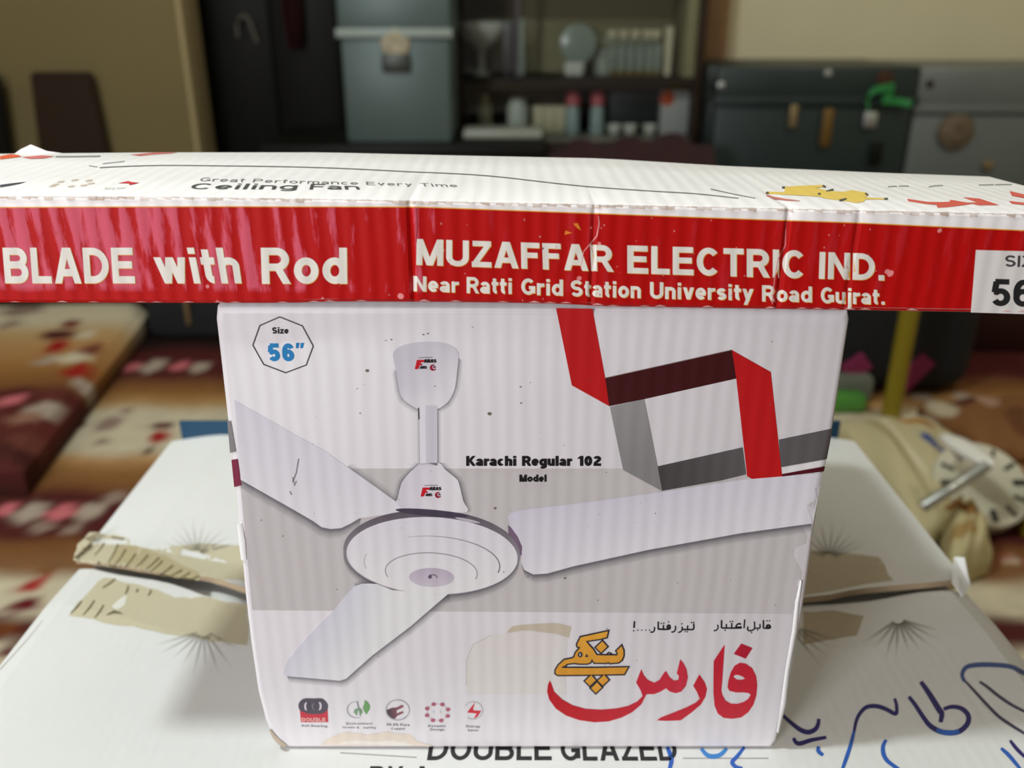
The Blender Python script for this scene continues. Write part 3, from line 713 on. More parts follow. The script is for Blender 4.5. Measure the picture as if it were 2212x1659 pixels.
# near blade
nb = K5([(1030, 800), (980, 797), (930, 798), (880, 815), (835, 860), (750, 965), (640, 1070), (520, 1200), (430, 1315), (405, 1395), (430, 1412), (780, 1442), (822, 1430), (1000, 1272), (1250, 1082), (1500, 866), (1360, 860), (1240, 850), (1130, 840)])
pa.soft(K5([(430, 1412), (780, 1442), (822, 1430), (1000, 1272), (1250, 1082), (1500, 866)]), 6, 16, sh, 6, .75)
pa.poly(nb, ink(210, 211, 222), 9, grad=(K5([(640, 1090)])[0], K5([(800, 1210)])[0], ink(226, 230, 236)))
pa.soft(K5([(1035, 800), (930, 797), (880, 815)]), -2, -10, sh, 6, .5)
pa.build('fan_picture', fan, label='printed picture of a white three-blade ceiling fan')
# -- small maker's marks on the fan picture
for (ox, oy, s) in ((880, 755, 24.58), (893.2, 1031.5, 25.6)):
    ar = Art(on_fan); K = crop(ox, oy, s)
    ar.poly(K([(510, 530), (900, 530), (890, 650), (700, 665), (690, 740), (780, 740), (770, 820), (640, 830), (600, 960), (540, 1025), (395, 1020)]), ink(196, 18, 36), 11)
    ar.text('ARAS', K([(895, 680), (1530, 680), (1530, 490), (895, 490)]), ink(16, 12, 16), 12, w=.27, gap=.06)
    ar.text('ANS', K([(650, 1005), (1030, 1005), (1020, 850), (680, 850)]), ink(24, 16, 20), 12, w=.25, gap=.04)
    ar.stroke(K([(600, 420), (830, 415), (880, 405), (1010, 405), (1090, 410), (1330, 405)]), 1.6, ink(120, 116, 120), 11, a=.8)
    q = catmull(K([(1420, 800), (1300, 830), (1245, 930), (1290, 1030), (1380, 1060), (1500, 1020)]), 5)
    ar.stroke(q, [2 + 2.6 * math.sin(PI * i / (len(q) - 1)) for i in range(len(q))], ink(150, 24, 56), 11)
    ar.text('A', K([(1370, 960), (1490, 960), (1480, 850), (1370, 850)]), ink(120, 30, 60), 12, w=.3)
    ar.build('maker_mark', fan, label='tiny red and black maker mark on the fan picture')
# -- size badge
ar = Art(on_fan)
ar.stroke(K3([(557, 160), (733, 230), (818, 387), (763, 535), (603, 595), (432, 530), (347, 380), (402, 227)]), 2.6, ink(70, 68, 72), 2, closed=True)
ar.text('Size', K3([(497, 291), (626, 291), (624, 240), (497, 240)]), ink(32, 30, 34), 2, w=.24, gap=.07)
ar.text('56', K3([(470, 506), (672, 506), (663, 366), (460, 366)]), ink(26, 128, 190), 2, w=.24, gap=.12)
ar.poly(K3([(684, 362), (712, 362), (702, 404), (682, 404)]), ink(26, 128, 190), 2)
ar.poly(K3([(720, 362), (748, 362), (736, 404), (716, 404)]), ink(26, 128, 190), 2)
ar.build('size_badge', fan, label='octagonal outline badge with blue size figure')
# -- model lettering
ar = Art(on_fan)
K4 = crop(1000, 640, 2.6024)
dk = ink(20, 18, 22)
ar.text('Karachi', K4([(18, 952), (300, 952), (300, 896), (18, 896)]), dk, 7, w=.25, gap=.06)
ar.text('Regular', K4([(332, 952), (612, 952), (612, 896), (332, 896)]), dk, 7, w=.25, gap=.06)
ar.text('102', K4([(645, 952), (775, 952), (775, 896), (645, 896)]), dk, 7, w=.25, gap=.1)
ar.build('model_lettering', fan); ar = Art(on_fan)
ar.text('Model', K4([(317, 1041), (470, 1041), (470, 1001), (317, 1001)]), dk, 7, w=.25, gap=.06)
ar.build('model_lettering', fan)
# -- slogan in Urdu
ar = Art(on_fan)
KS = crop(1350, 1320, 6.506)
def us(pts, w=22): 
    q = catmull(KS(pts), 5) if len(pts) > 2 else KS(pts); ar.stroke(q, w / 6.506, dk, 2)
def ud(x, y, r=13): ar.poly(KS([(x - r, y), (x, y - r), (x + r, y), (x, y + r)]), dk, 2)
us([(2040, 240), (2035, 205), (2005, 195), (1990, 220), (2030, 232)], 26); us([(2040, 238), (1990, 242), (1945, 238)], 20); us([(1945, 125), (1945, 240)]); ud(1995, 135); ud(2030, 135)
us([(1895, 180), (1893, 235), (1830, 240)], 20); ud(1862, 265); us([(1818, 145), (1820, 235), (1795, 265), (1750, 275), (1722, 255), (1728, 215)], 20); ud(1778, 300)
us([(1682, 115), (1672, 240)], 20)
us([(1630, 185), (1600, 175), (1570, 195), (1560, 225), (1600, 225), (1640, 220)], 22); us([(1640, 235), (1500, 238), (1360, 236)], 22); us([(1500, 165), (1498, 235)], 20); ud(1480, 145); ud(1512, 145)
us([(1425, 180), (1423, 235)], 20); ud(1405, 268); us([(1357, 125), (1355, 238)]); us([(1300, 190), (1308, 230), (1285, 265), (1245, 275)], 18)
ar.build('slogan_lettering', fan, label='small black Urdu slogan, right half'); ar = Art(on_fan)
us([(965, 175), (962, 250), (900, 258), (800, 255)], 22); ud(935, 160); ud(965, 158); us([(880, 200), (878, 255)], 20); ud(845, 285); ud(875, 288)
us([(800, 215), (803, 255), (785, 285), (745, 300)], 20); ud(798, 178); us([(708, 205), (710, 250), (690, 285), (650, 295)], 20)
us([(632, 250), (630, 205), (605, 200), (595, 225), (625, 238)], 26); ud(612, 150); us([(632, 250), (550, 255), (460, 250)], 24); us([(540, 190), (538, 250)], 20); ud(508, 170); ud(545, 168); us([(467, 145), (466, 250)])
us([(412, 220), (415, 260), (395, 290), (355, 295)], 20)
for x in (345, 292, 236, 180): ud(x, 266, 12)
us([(133, 140), (126, 235)], 24); ud(122, 275, 13)
ar.build('slogan_lettering', fan, label='small black Urdu slogan, left half')
# -- main word in red, yellow word above it
ar = Art(on_fan)
K6 = crop(1130, 1300, 3.5677)
crim = ink(192, 26, 48); c2 = ink(186, 14, 30)
ar.poly(K6([(1680, 320), (1768, 355), (1715, 437), (1622, 400)]), ink(176, 18, 48), 3)
sm = lambda p: catmull(p, 4, True)
ar.poly(K6([(1550, 330), (1468, 455), (1466, 600), (1466, 700), (1475, 800), (1500, 860), (1545, 893), (1610, 900), (1680, 890), (1735, 850), (1775, 790), (1797, 720), (1804, 640), (1795, 570), (1765, 510), (1715, 475), (1670, 468), (1630, 490), (1600, 540), (1580, 610), (1575, 660), (1590, 685), (1640, 697), (1700, 697), (1740, 703), (1752, 715), (1735, 745), (1700, 770), (1650, 785), (1600, 783), (1560, 760), (1535, 715), (1528, 680), (1535, 600), (1552, 340)]), crim, 3,
        holes=[K6([(1618, 575), (1640, 560), (1670, 565), (1700, 580), (1708, 592), (1680, 600), (1645, 597)])])
ar.poly(K6([(1357, 558), (1310, 645), (1340, 695), (1360, 745), (1330, 775), (1250, 815), (1150, 855), (1060, 890), (1030, 912), (1100, 916), (1215, 912), (1300, 850), (1370, 790), (1405, 730), (1417, 670), (1400, 620)]), crim, 3)
ar.poly(K6([(205, 605), (190, 640), (185, 690), (200, 750), (250, 820), (330, 875), (430, 910), (550, 927), (660, 920), (760, 890), (840, 850), (910, 790), (945, 720), (955, 710), (1010, 710), (1060, 690), (1100, 665), (1130, 690), (1175, 703), (1220, 690), (1255, 645), (1270, 580), (1260, 520), (1235, 470), (1210, 442), (1183, 550), (1200, 570), (1195, 600), (1160, 605), (1130, 580), (1100, 530), (1085, 545), (1050, 600), (1010, 622), (960, 600), (930, 565), (910, 517), (870, 620), (905, 680), (920, 725), (880, 765), (810, 800), (720, 820), (600, 830), (480, 823), (380, 795), (300, 750), (240, 690), (215, 620)]), c2, 3, grad=(K6([(500, 920)])[0], K6([(1200, 600)])[0], ink(198, 40, 62)))
ar.build('word_print', fan, label='large red Urdu word')
ar = Art(on_fan)
KY = crop(1180, 1340, 9.76)
yel, yout = ink(222, 158, 48), ink(38, 40, 54)
def yshape(pts, holes=(), w=5.0, shade=True):
    p = KY(pts); ar.stroke(p, w * 1.25, yout, 4, closed=True); 
    ar.poly([(x + 1.6, y + 1.0) for x, y in p], yout, 4)
    for h in holes: ar.poly(KY(h), yout, 6)
    ys = [q[1] for q in p]
    ar.poly(p, ink(214, 150, 48), 5, grad=((p[0][0], max(ys)), (p[0][0], min(ys)), ink(226, 166, 60)))
yshape([(725, 350), (1300, 225), (1270, 350), (1130, 385), (830, 430), (900, 520), (985, 610), (1060, 730), (1250, 735), (1490, 735), (1512, 690), (1480, 640), (1585, 535), (1625, 630), (1625, 740), (1590, 830), (1520, 880), (1340, 895), (1310, 868), (1270, 890), (1010, 885), (960, 805), (930, 880), (860, 905), (700, 905), (600, 890), (500, 900), (420, 915), (410, 940), (300, 985), (380, 1000), (1000, 1000), (1720, 985), (1640, 1125), (900, 1140), (250, 1145), (195, 1110), (200, 1040), (260, 940), (380, 830), (540, 800), (590, 770), (620, 680), (700, 590), (720, 560), (660, 545), (650, 500)],
       holes=[[(p[0], p[1]) for p in ellipse(715, 715, 52, 58, 0, 16)], [(815, 765), (850, 695), (890, 765)]])
ar.poly(KY(ellipse(712, 715, 14, 30, 0, 10)), ink(214, 212, 214), 7)
for cx_, cy_, r_ in ((1165, 555, 118), (930, 1262, 112), (1200, 1255, 112), (1055, 1415, 112)):
    yshape([(cx_ - r_, cy_ + 10), (cx_ + r_ * .15, cy_ - r_), (cx_ + r_, cy_ - 5), (cx_ - r_ * .1, cy_ + r_)])
ar.stroke(KY([(1270, 715), (1310, 675), (1360, 690), (1400, 720)]), 3, yout, 4)
ar.build('yellow_word_print', fan, label='yellow Urdu word with dark outline')
# -- feature icons with captions
cap = ink(120, 118, 122)
KA = crop(630, 1490, 10.533); KB = crop(820, 1490, 9.217)
ar = Art(on_fan)
ar.poly(KA([(185, 440), (818, 440), (834, 735), (212, 735)]), ink(196, 56, 72), 2)
ar.poly(KA(catmull([(155, 360), (170, 290), (240, 215), (350, 190), (500, 195), (640, 190), (720, 210), (800, 290), (828, 370), (800, 470), (720, 525), (580, 548), (400, 540), (290, 510), (200, 470), (165, 420)], 3, True)), ink(84, 80, 90), 3)
ar.poly(KA(ellipse(335, 370, 48, 92, 0, 18)), ink(214, 206, 220), 4); ar.poly(KA(ellipse(375, 370, 45, 92, 0, 18)), ink(80, 74, 86), 5)
ar.poly(KA(ellipse(635, 365, 52, 95, 0, 18)), ink(210, 204, 214), 4); ar.poly(KA(ellipse(590, 365, 48, 95, 0, 18)), ink(84, 78, 90), 5)
ar.stroke(KA(ellipse(530, 370, 55, 75, 0, 12, 110, 250)), 1.5, ink(140, 134, 146), 6)
ar.text('DOUBLE', KA([(235, 716), (778, 716), (770, 632), (230, 632)]), ink(240, 180, 170), 4, w=.22)
ar.text('Ball Bearing', KA([(225, 835), (810, 850), (810, 798), (225, 790)]), cap, 2, w=.2, a=.8)
ar.build('feature_icon', fan, label='icon of two dark rings above a red block')
ar = Art(on_fan)
ar.stroke(KA(ellipse(1480, 450, 215, 185, 0, 30, 60, 280)), [.8 + 2.2 * math.sin(PI * k / 30) for k in range(31)], ink(172, 174, 178), 2)
ar.stroke(KA([(1495, 270), (1505, 340), (1530, 410)]), 2.4, ink(128, 140, 136), 3)
ar.poly(KA([(1530, 405), (1590, 440), (1618, 525), (1585, 530), (1575, 590), (1550, 585), (1530, 480), (1500, 470), (1490, 580), (1460, 575), (1450, 530), (1408, 525), (1430, 440)]), ink(122, 158, 126), 3)
ar.poly(KA([(1660, 225), (1730, 270), (1780, 350), (1780, 430), (1740, 500), (1700, 560), (1640, 470), (1618, 400), (1650, 320)]), ink(112, 160, 104), 3)
ar.text('Environment', KA([(1240, 790), (1840, 790), (1840, 740), (1240, 740)]), cap, 2, w=.2, a=.75)
ar.text('Green & Healthy', KA([(1155, 872), (1925, 885), (1925, 835), (1155, 825)]), cap, 2, w=.2, a=.75)
ar.build('feature_icon', fan, label='icon of a green plug with a leaf')
ar = Art(on_fan)
ar.stroke(KB(ellipse(360, 400, 232, 200, 0, 40)), 2.6, ink(168, 170, 174), 2, closed=True)
ar.poly(KB([(140, 400), (250, 355), (340, 350), (440, 295), (478, 320), (470, 345), (340, 405), (335, 470), (450, 425), (480, 445), (460, 465), (345, 520), (310, 575), (240, 560), (160, 480)]), ink(70, 64, 70), 3, grad=(K6([(0, 0)])[0], K6([(0, 1)])[0], ink(70, 64, 70)) if False else (KB([(200, 450)])[0], KB([(420, 400)])[0], ink(150, 88, 98)))
ar.text('99.9% Pure', KB([(140, 712), (600, 722), (600, 670), (140, 662)]), cap, 2, w=.22, a=.8)
ar.text('Copper', KB([(230, 792), (515, 792), (515, 748), (230, 748)]), cap, 2, w=.22, a=.8)
ar.build('feature_icon', fan, label='icon of bare copper wires in a ring')
ar = Art(on_fan)
for x, y in ((1078, 285), (1250, 290), (1362, 390), (1355, 520), (1228, 610), (1062, 605), (945, 505), (948, 370)):
    ar.poly(KB(ellipse(x, y, 48, 40, 0, 8, 22, 382)), ink(172, 98, 116), 2)
ar.stroke(KB(ellipse(1155, 445, 205, 165, 0, 30)), 1.4, ink(200, 176, 182), 1, closed=True)
for x in (1078, 1215): ar.stroke(KB([(x, 410), (x, 465)]), 1.6, ink(180, 182, 186), 2)
ar.text('Dynamic', KB([(965, 740), (1325, 740), (1325, 695), (965, 695)]), cap, 2, w=.22, a=.8)
ar.text('Design', KB([(1005, 812), (1290, 812), (1290, 766), (1005, 766)]), cap, 2, w=.22, a=.8)
ar.build('feature_icon', fan, label='icon of eight dusky pink dots in a ring')
ar = Art(on_fan)
ar.stroke(KB(ellipse(1865, 410, 185, 175, 0, 30, -150, 130)), 2.0, ink(186, 186, 184), 2)
ar.poly(KB([(1905, 240), (1740, 450), (1890, 462), (1930, 470), (1870, 580), (1945, 535), (2025, 415), (1870, 408), (1860, 370)]), ink(204, 50, 66), 3)
ar.text('Energy', KB([(1720, 745), (2005, 750), (2005, 705), (1720, 700)]), cap, 2, w=.22, a=.8)
ar.text('Saver', KB([(1750, 825), (1975, 825), (1975, 780), (1750, 780)]), cap, 2, w=.22, a=.8)
ar.build('feature_icon', fan, label='icon of a red lightning bolt')
# -- printed bars that wrap the left corner, worn corner, stains and specks
ar = Art(on_fan)
ar.patch([(491, 910), (499, 908), (510, 975), (497, 978)], 8, 2, ink(120, 118, 120), 2)
ar.patch([(500, 993), (514, 991), (522, 1048), (506, 1052)], 8, 2, ink(116, 36, 62), 2)
ar.build('corner_bar_print', fan, label='grey and maroon printed bars on the left corner')
ar = Art(on_fan)
beige = ink(218, 206, 192)
K7 = crop(540, 1450, 3.352)
ar.poly(jag(K7([(490, 540), (600, 468), (690, 438), (830, 460), (1000, 440), (1170, 460), (1220, 510), (1310, 535), (1310, 540)]), 5, 2), beige, 1)
ar.poly(jag(K7([(640, 520), (760, 500), (900, 515), (1000, 495), (1120, 510), (1170, 535)]), 4, 2), ink(224, 218, 210), 2)
ar.build('stain', fan, label='beige water stain at the bottom edge'); ar = Art(on_fan)
ar.poly(jag([(1095, 1367), (1106, 1352), (1130, 1349), (1194, 1345), (1234, 1352), (1229, 1376), (1194, 1367), (1130, 1361)], 3, 1), ink(196, 186, 166), 2)
ar.poly([(1006, 1470), (1008, 1425), (1022, 1392), (1060, 1372), (1130, 1362), (1194, 1368), (1226, 1376), (1222, 1420), (1222, 1500), (1010, 1500)], ink(218, 215, 211), 1)
ar.stroke([(1007, 1480), (1008, 1425), (1022, 1392), (1060, 1372)], 1.2, ink(190, 186, 176), 2, a=.7)
ar.build('stain', fan, label='pale tape residue left of the Urdu word'); ar = Art(on_fan)
for _ in range(60):
    x, y = random.uniform(560, 1720), random.uniform(700, 1560); r = random.choice([.7, .9, 1.2, 1.6])
    ar.poly([(x + r * math.cos(k) * random.uniform(.6, 1.3), y + r * math.sin(k) * random.uniform(.7, 1.6)) for k in (0, 1, 2, 3, 4, 5)], ink(118, 112, 104), 10, a=.7)
for x, y, r in ((793, 800, 4), (1057, 893, 4.5), (1069, 1097, 3), (1220, 1248, 2.5), (1124, 835, 2), (1125, 870, 2), (845, 733, 2), (833, 735, 1.5), (914, 722, 2), (924, 720, 2)):
    ar.poly(ellipse(x, y, r, r * .8, 20, 8), ink(110, 98, 84), 10, a=.85)
for pts in ([(632, 1040), (640, 1020), (645, 990)], [(632, 1030), (636, 1048), (640, 1038)], [(626, 1060), (630, 1068)]): ar.stroke(pts, 2, ink(120, 118, 122), 11, a=.8)
ar.stroke([(904, 880), (905, 905)], 2.4, ink(70, 68, 70), 11, a=.9)
tag(ar.build('speck', fan, label='dark specks scattered over the front'), kind='stuff')
# folded edges standing off the board
M_FOLD = mat('folded_white_paper', ink(232, 230, 232), .6)
def strip(name, pxs, w, lift, parent, m, label=None):
    Lf, Rt = miter(pxs, w); n = len(pxs)
    vs = [tuple(on_fan(x, y, .0003)) for x, y in Lf] + [tuple(on_fan(x, y, lift)) for x, y in pxs] + [tuple(on_fan(x, y, .0003)) for x, y in Rt]
    F = [(k * n + i, k * n + i + 1, (k + 1) * n + i + 1, (k + 1) * n + i) for k in (0, 1) for i in range(n - 1)]
    o = link_mesh(name, vs, F, m, parent, smooth=True)
    if label: o['label'] = label
strip('paper_fold', [(1730, 1252), (1722, 1300), (1716, 1360), (1700, 1450), (1692, 1520), (1680, 1580)], [4, 9, 10, 9, 11, 5], .0014, fan, M_FOLD, 'raised white fold along the right edge')
strip('paper_fold', [(518, 1130), (523, 1168), (527, 1208)], [10, 14, 12], .0012, fan, M_FOLD, 'small white fold on the left edge')
strip('paper_fold', [(583, 1574), (592, 1590), (604, 1603), (618, 1611)], [4, 9, 11, 6], .0016, fan, mat('scuffed_board', rgb(204, 188, 168), .8), 'crushed beige lower left corner')

# ================================================================== LONG BLADE CARTON (rests on the fan carton, bent in the middle)
YF, DEP = -0.0035, 0.1275
blade = empty('blade_carton', (0.02, .06, ZC + .2570), 'long flat white and red carton lying across the top of the fan carton', 'carton')
t_top = table([(-250, 422), (0, 422), (350, 423), (700, 428), (890, 432), (1280, 440), (1690, 449), (2000, 456), (2212, 461), (2500, 469)])
t_bot = table([(-250, 655), (0, 656), (600, 657), (660, 656), (720, 653.5), (1000, 655), (1220, 658.5), (1300, 664), (1840, 672), (2212, 678), (2500, 683)])
t_far = table([(-200, 333), (0, 331), (350, 328), (700, 328), (1000, 335), (1300, 341), (1560, 357), (1900, 372), (2212, 383), (2500, 393)])
notches = [(890, .0013), (1280, .0010), (1692, .0014), (1841, .0006)]
NX_ = [(onY(q, 560, YF).x, d) for q, d in notches]; XBEND = onY(880, 560, YF).x
st = sorted(set([-400, -320, -235, -150, -70] + list(range(0, 2450, 70)) + [q + d for q, _ in notches for d in (-8.5, -4, 0, 4, 8.5)] + [2440]))
def yf_x(x):
    y = YF
    for q, d in NX_:
        if abs(x - q) < .0016: y += d * (1 - abs(x - q) / .0016)
    if x < XBEND: y += .003 * (XBEND - x) / .17          # left third turns slightly away at the bend
    return y
def far_z(xw):
    lo, hi = -900.0, 2900.0
    for _ in range(40):
        mid = (lo + hi) / 2
        if onY(mid, t_far(mid), YF + DEP).x < xw: lo = mid
        else: hi = mid
    return onY(lo, t_far(lo), YF + DEP).z
secs = []; TOPF = []
for px in st:
    y = yf_x(onY(px, 560, YF).x); pt, pb = onY(px, t_top(px), y), onY(px, t_bot(px), y)
    x = onY(px, 560, YF).x; zt, zb = pt.z, max(pb.z, ZC + .2566) if 470 < px < 1830 else pb.z
    zf = far_z(x); yb = YF + DEP; r = .0018
    TOPF.append((px, x, zt, zb, zf))
    jt = .0 * math.sin(px * .05) * math.sin(px * .013)
    secs.append([(x, y + r, zb), (x, y, zb + r), (x, y, lerp(zb, zt, .5)), (x, y, zt - r), (x, y + r * .3, zt - r * .3), (x, y + r, zt),
                 (x, lerp(y, yb, .35), lerp(zt, zf, .35) + jt), (x, lerp(y, yb, .7), lerp(zt, zf, .7) + jt), (x, yb - r, zf), (x, yb, zf - r), (x, yb, zb + r), (x, yb - r, zb)])
n = len(secs[0]); vs = [v for s in secs for v in s]; F = []
for k in range(len(secs) - 1):
    for i in range(n): F.append((k * n + i, k * n + (i + 1) % n, (k + 1) * n + (i + 1) % n, (k + 1) * n + i))
F.append(tuple(range(n))); F.append(tuple(reversed(range((len(secs) - 1) * n, len(secs) * n))))
F = [tuple(reversed(f)) for f in F]
b = link_mesh('body', vs, F, M_BOARD_LONG, blade, smooth=True); b.data.set_sharp_from_angle(angle=math.radians(50))
zt_x = table([(x, zt) for _, x, zt, _, _ in TOPF]); zf_x = table([(x, zf) for *_, x, _, _, zf in [(0, a, b_, c_, d_) for _, a, b_, c_, d_ in TOPF]])
def on_long(px, py, lift=0):
    p = onY(px, py, YF)
    for _ in range(3): p = onY(px, py, yf_x(p.x))
    return onY(px, py, yf_x(p.x) - lift)
def on_top(px, py, lift=0):
    z = ZC + .302
    for _ in range(8):
        p = onZ(px, py, z)
        s = max(0, min(1, (p.y - YF) / DEP)); z = lerp(zt_x(p.x), zf_x(p.x), s) + .0001 + lift
    return onZ(px, py, z)
# red printed band, gloss streaks at the left put into its colour
m, nt, p = new_mat('red_ink_gloss_streaks')
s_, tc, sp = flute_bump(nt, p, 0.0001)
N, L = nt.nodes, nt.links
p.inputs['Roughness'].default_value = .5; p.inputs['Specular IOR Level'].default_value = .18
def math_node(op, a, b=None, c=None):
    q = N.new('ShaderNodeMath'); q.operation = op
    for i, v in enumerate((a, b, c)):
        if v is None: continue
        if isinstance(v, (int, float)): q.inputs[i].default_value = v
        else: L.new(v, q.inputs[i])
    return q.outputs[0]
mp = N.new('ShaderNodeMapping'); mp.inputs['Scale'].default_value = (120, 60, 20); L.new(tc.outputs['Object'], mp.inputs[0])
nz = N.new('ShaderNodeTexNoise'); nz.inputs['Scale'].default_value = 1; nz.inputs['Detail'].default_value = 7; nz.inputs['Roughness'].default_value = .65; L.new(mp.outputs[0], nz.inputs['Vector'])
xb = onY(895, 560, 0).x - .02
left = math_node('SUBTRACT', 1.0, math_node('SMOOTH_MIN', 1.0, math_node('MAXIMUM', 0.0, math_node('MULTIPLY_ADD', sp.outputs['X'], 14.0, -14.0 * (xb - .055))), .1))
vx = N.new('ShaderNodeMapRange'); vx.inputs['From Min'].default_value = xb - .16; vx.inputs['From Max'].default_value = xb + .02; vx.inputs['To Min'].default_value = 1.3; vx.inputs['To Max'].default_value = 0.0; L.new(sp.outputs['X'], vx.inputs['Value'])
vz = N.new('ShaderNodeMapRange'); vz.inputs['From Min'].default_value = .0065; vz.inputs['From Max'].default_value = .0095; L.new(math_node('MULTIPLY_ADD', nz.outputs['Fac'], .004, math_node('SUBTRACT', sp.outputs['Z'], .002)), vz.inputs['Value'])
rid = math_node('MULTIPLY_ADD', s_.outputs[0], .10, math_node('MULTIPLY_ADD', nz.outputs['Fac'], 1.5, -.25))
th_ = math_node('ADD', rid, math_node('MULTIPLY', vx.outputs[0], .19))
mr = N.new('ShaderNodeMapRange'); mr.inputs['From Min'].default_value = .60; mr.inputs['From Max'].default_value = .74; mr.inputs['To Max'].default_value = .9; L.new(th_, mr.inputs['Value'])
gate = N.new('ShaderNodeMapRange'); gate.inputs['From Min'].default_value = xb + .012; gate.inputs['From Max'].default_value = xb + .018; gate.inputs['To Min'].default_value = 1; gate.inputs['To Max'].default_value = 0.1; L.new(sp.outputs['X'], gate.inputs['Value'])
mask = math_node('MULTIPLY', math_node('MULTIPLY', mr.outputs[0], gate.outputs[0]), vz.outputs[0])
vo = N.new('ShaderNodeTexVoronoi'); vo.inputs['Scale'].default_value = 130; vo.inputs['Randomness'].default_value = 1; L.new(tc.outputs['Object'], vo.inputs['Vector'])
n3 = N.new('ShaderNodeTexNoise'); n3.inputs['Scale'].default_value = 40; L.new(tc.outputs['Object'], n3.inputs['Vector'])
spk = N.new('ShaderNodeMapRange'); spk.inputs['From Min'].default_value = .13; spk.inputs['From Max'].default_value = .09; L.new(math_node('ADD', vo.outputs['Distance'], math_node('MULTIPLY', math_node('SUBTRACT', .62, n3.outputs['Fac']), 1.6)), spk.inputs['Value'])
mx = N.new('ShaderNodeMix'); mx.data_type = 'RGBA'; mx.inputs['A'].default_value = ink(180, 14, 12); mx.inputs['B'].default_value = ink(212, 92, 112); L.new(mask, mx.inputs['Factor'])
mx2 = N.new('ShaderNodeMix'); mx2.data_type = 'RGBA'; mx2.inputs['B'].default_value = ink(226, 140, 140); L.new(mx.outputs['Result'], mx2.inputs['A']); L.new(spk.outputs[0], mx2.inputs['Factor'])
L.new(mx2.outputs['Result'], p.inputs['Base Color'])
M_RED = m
t_red = table([(-250, 449), (0, 448), (450, 446), (900, 447), (1280, 461), (1600, 473), (1840, 481), (2212, 498), (2500, 510)])
vs, F = [], []
for px in st:
    x = onY(px, 560, YF).x; y = yf_x(x)
    def at(f, off=0):                                # the photo height f at this station, read where the station's line crosses it
        q = px
        for _ in range(4): q += (x - onY(q, f(q), y).x) * FPX / .4
        return onY(q, f(q) + off, y).z
    zr, zb = at(t_red), at(t_bot)
    vs += [(x, y - .00003, zr), (x, y - .00003, lerp(zr, zb, .5)), (x, y - .00003, zb + .0018), (x, y + .0011, zb + .0002)]
for k in range(len(st) - 1):
    for i in range(3): F.append((k * 4 + i, k * 4 + i + 1, k * 4 + 5 + i, k * 4 + 4 + i))
link_mesh('red_band', vs, F, M_RED, blade)['label'] = 'red printed band on the front, with pale painted gloss streaks at the left'
ar = Art(on_long)
cr = ink(232, 226, 216); orng = ink(232, 170, 60)
ar.stroke([(px, t_red(px)) for px in st], 2.2, orng, 2)
ar.build('orange_line', blade, M_INK_LONG, 'thin orange line along the top of the red band'); ar = Art(on_long)
def words(a, items, col, w, gap, bold=1.0):
    for t, q in items:
        a.text(t, q, orng, 2, w, gap, dx=1.3, dy=1.3, bold=bold); a.text(t, q, col, 4, w, gap, bold=bold)
words(ar, [('BLADE', [(11, 612), (292, 612), (287, 535), (5, 535)]), ('with', [(345, 612), (522, 612), (511, 535), (326, 535)]),
           ('Rod', [(566, 613), (750, 613), (749, 535), (563, 535)])], cr, .2, .1)
ar.build('lettering', blade, M_INK_LONG, 'large cream rounded lettering at the left'); ar = Art(on_long)
words(ar, [('MUZAFFAR', [(899, 572), (1325, 587), (1322, 530), (900, 516)]), ('ELECTRIC', [(1355, 590), (1741, 602), (1741, 541), (1355, 530)]), ('IND.', [(1768, 602), (1912, 606), (1912, 549), (1770, 544)])], cr, .2, .1)
ar.build('lettering', blade, M_INK_LONG, 'large cream lettering, upper line at the right'); ar = Art(on_long)
words(ar, [('Near', [(893, 629), (991, 632), (991, 600), (893, 596)]), ('Ratti', [(1008, 633), (1106, 635), (1106, 601), (1008, 598)]), ('Grid', [(1126, 636), (1216, 639), (1216, 604), (1126, 601)]),
           ('Station', [(1233, 640), (1384, 644), (1384, 609), (1233, 605)]), ('University', [(1404, 645), (1627, 649), (1627, 615), (1404, 609)]),
           ('Road', [(1646, 651), (1754, 653), (1754, 619), (1646, 616)]), ('Gujrat.', [(1773, 655), (1912, 658), (1912, 625), (1773, 620)])], cr, .2, .1)
ar.build('lettering', blade, M_INK_LONG, 'small cream lettering, lower line at the right')
ar = Art(on_long)
ar.patch([(2108, 540), (2300, 545), (2296, 681), (2097, 675)], 8, 2, ink(222, 220, 216), 1)
ar.text('SIZE', [(2170, 576), (2256, 578), (2256, 554), (2172, 551)], ink(66, 64, 66), 2, w=.17)
ar.text('56"', [(2140, 661), (2266, 664), (2266, 606), (2142, 602)], ink(34, 33, 34), 2, w=.2, gap=.09)
ar.build('size_panel', blade, M_INK_LONG, 'white size panel with black figures at the right end')
# worn top edge, chips and cracks
ar = Art(on_long)
worn = ink(206, 188, 174)
xs = list(range(0, 2440, 16))
for x in xs:
    hgt = random.choice([2, 3, 5, 7, 9]); 
    ar.poly(jag([(x - 2, t_top(x) + 1.5), (x + 18, t_top(x + 18) + 1.5), (x + 17, t_top(x + 17) + 2 + hgt), (x - 1, t_top(x) + 2 + hgt * random.uniform(.5, 1))], 2, .8), worn if random.random() < .7 else ink(190, 166, 148), 2, a=random.uniform(.35, .8))
for x in range(20, 2430, 34):
    if random.random() < .5: ar.poly([(x, t_bot(x) - 4), (x + 12, t_bot(x) - 5 - random.uniform(0, 3)), (x + 26, t_bot(x) - 3.5)], ink(220, 180, 176), 3, a=.8)
crk = crop(750, 320, 2.949)
ar.stroke(crk([(1600, 430), (1605, 480), (1590, 560), (1540, 620), (1505, 660), (1490, 760)]), [1.5, 3, 2.5, 3, 2, 1], ink(232, 150, 150), 5, a=.9)
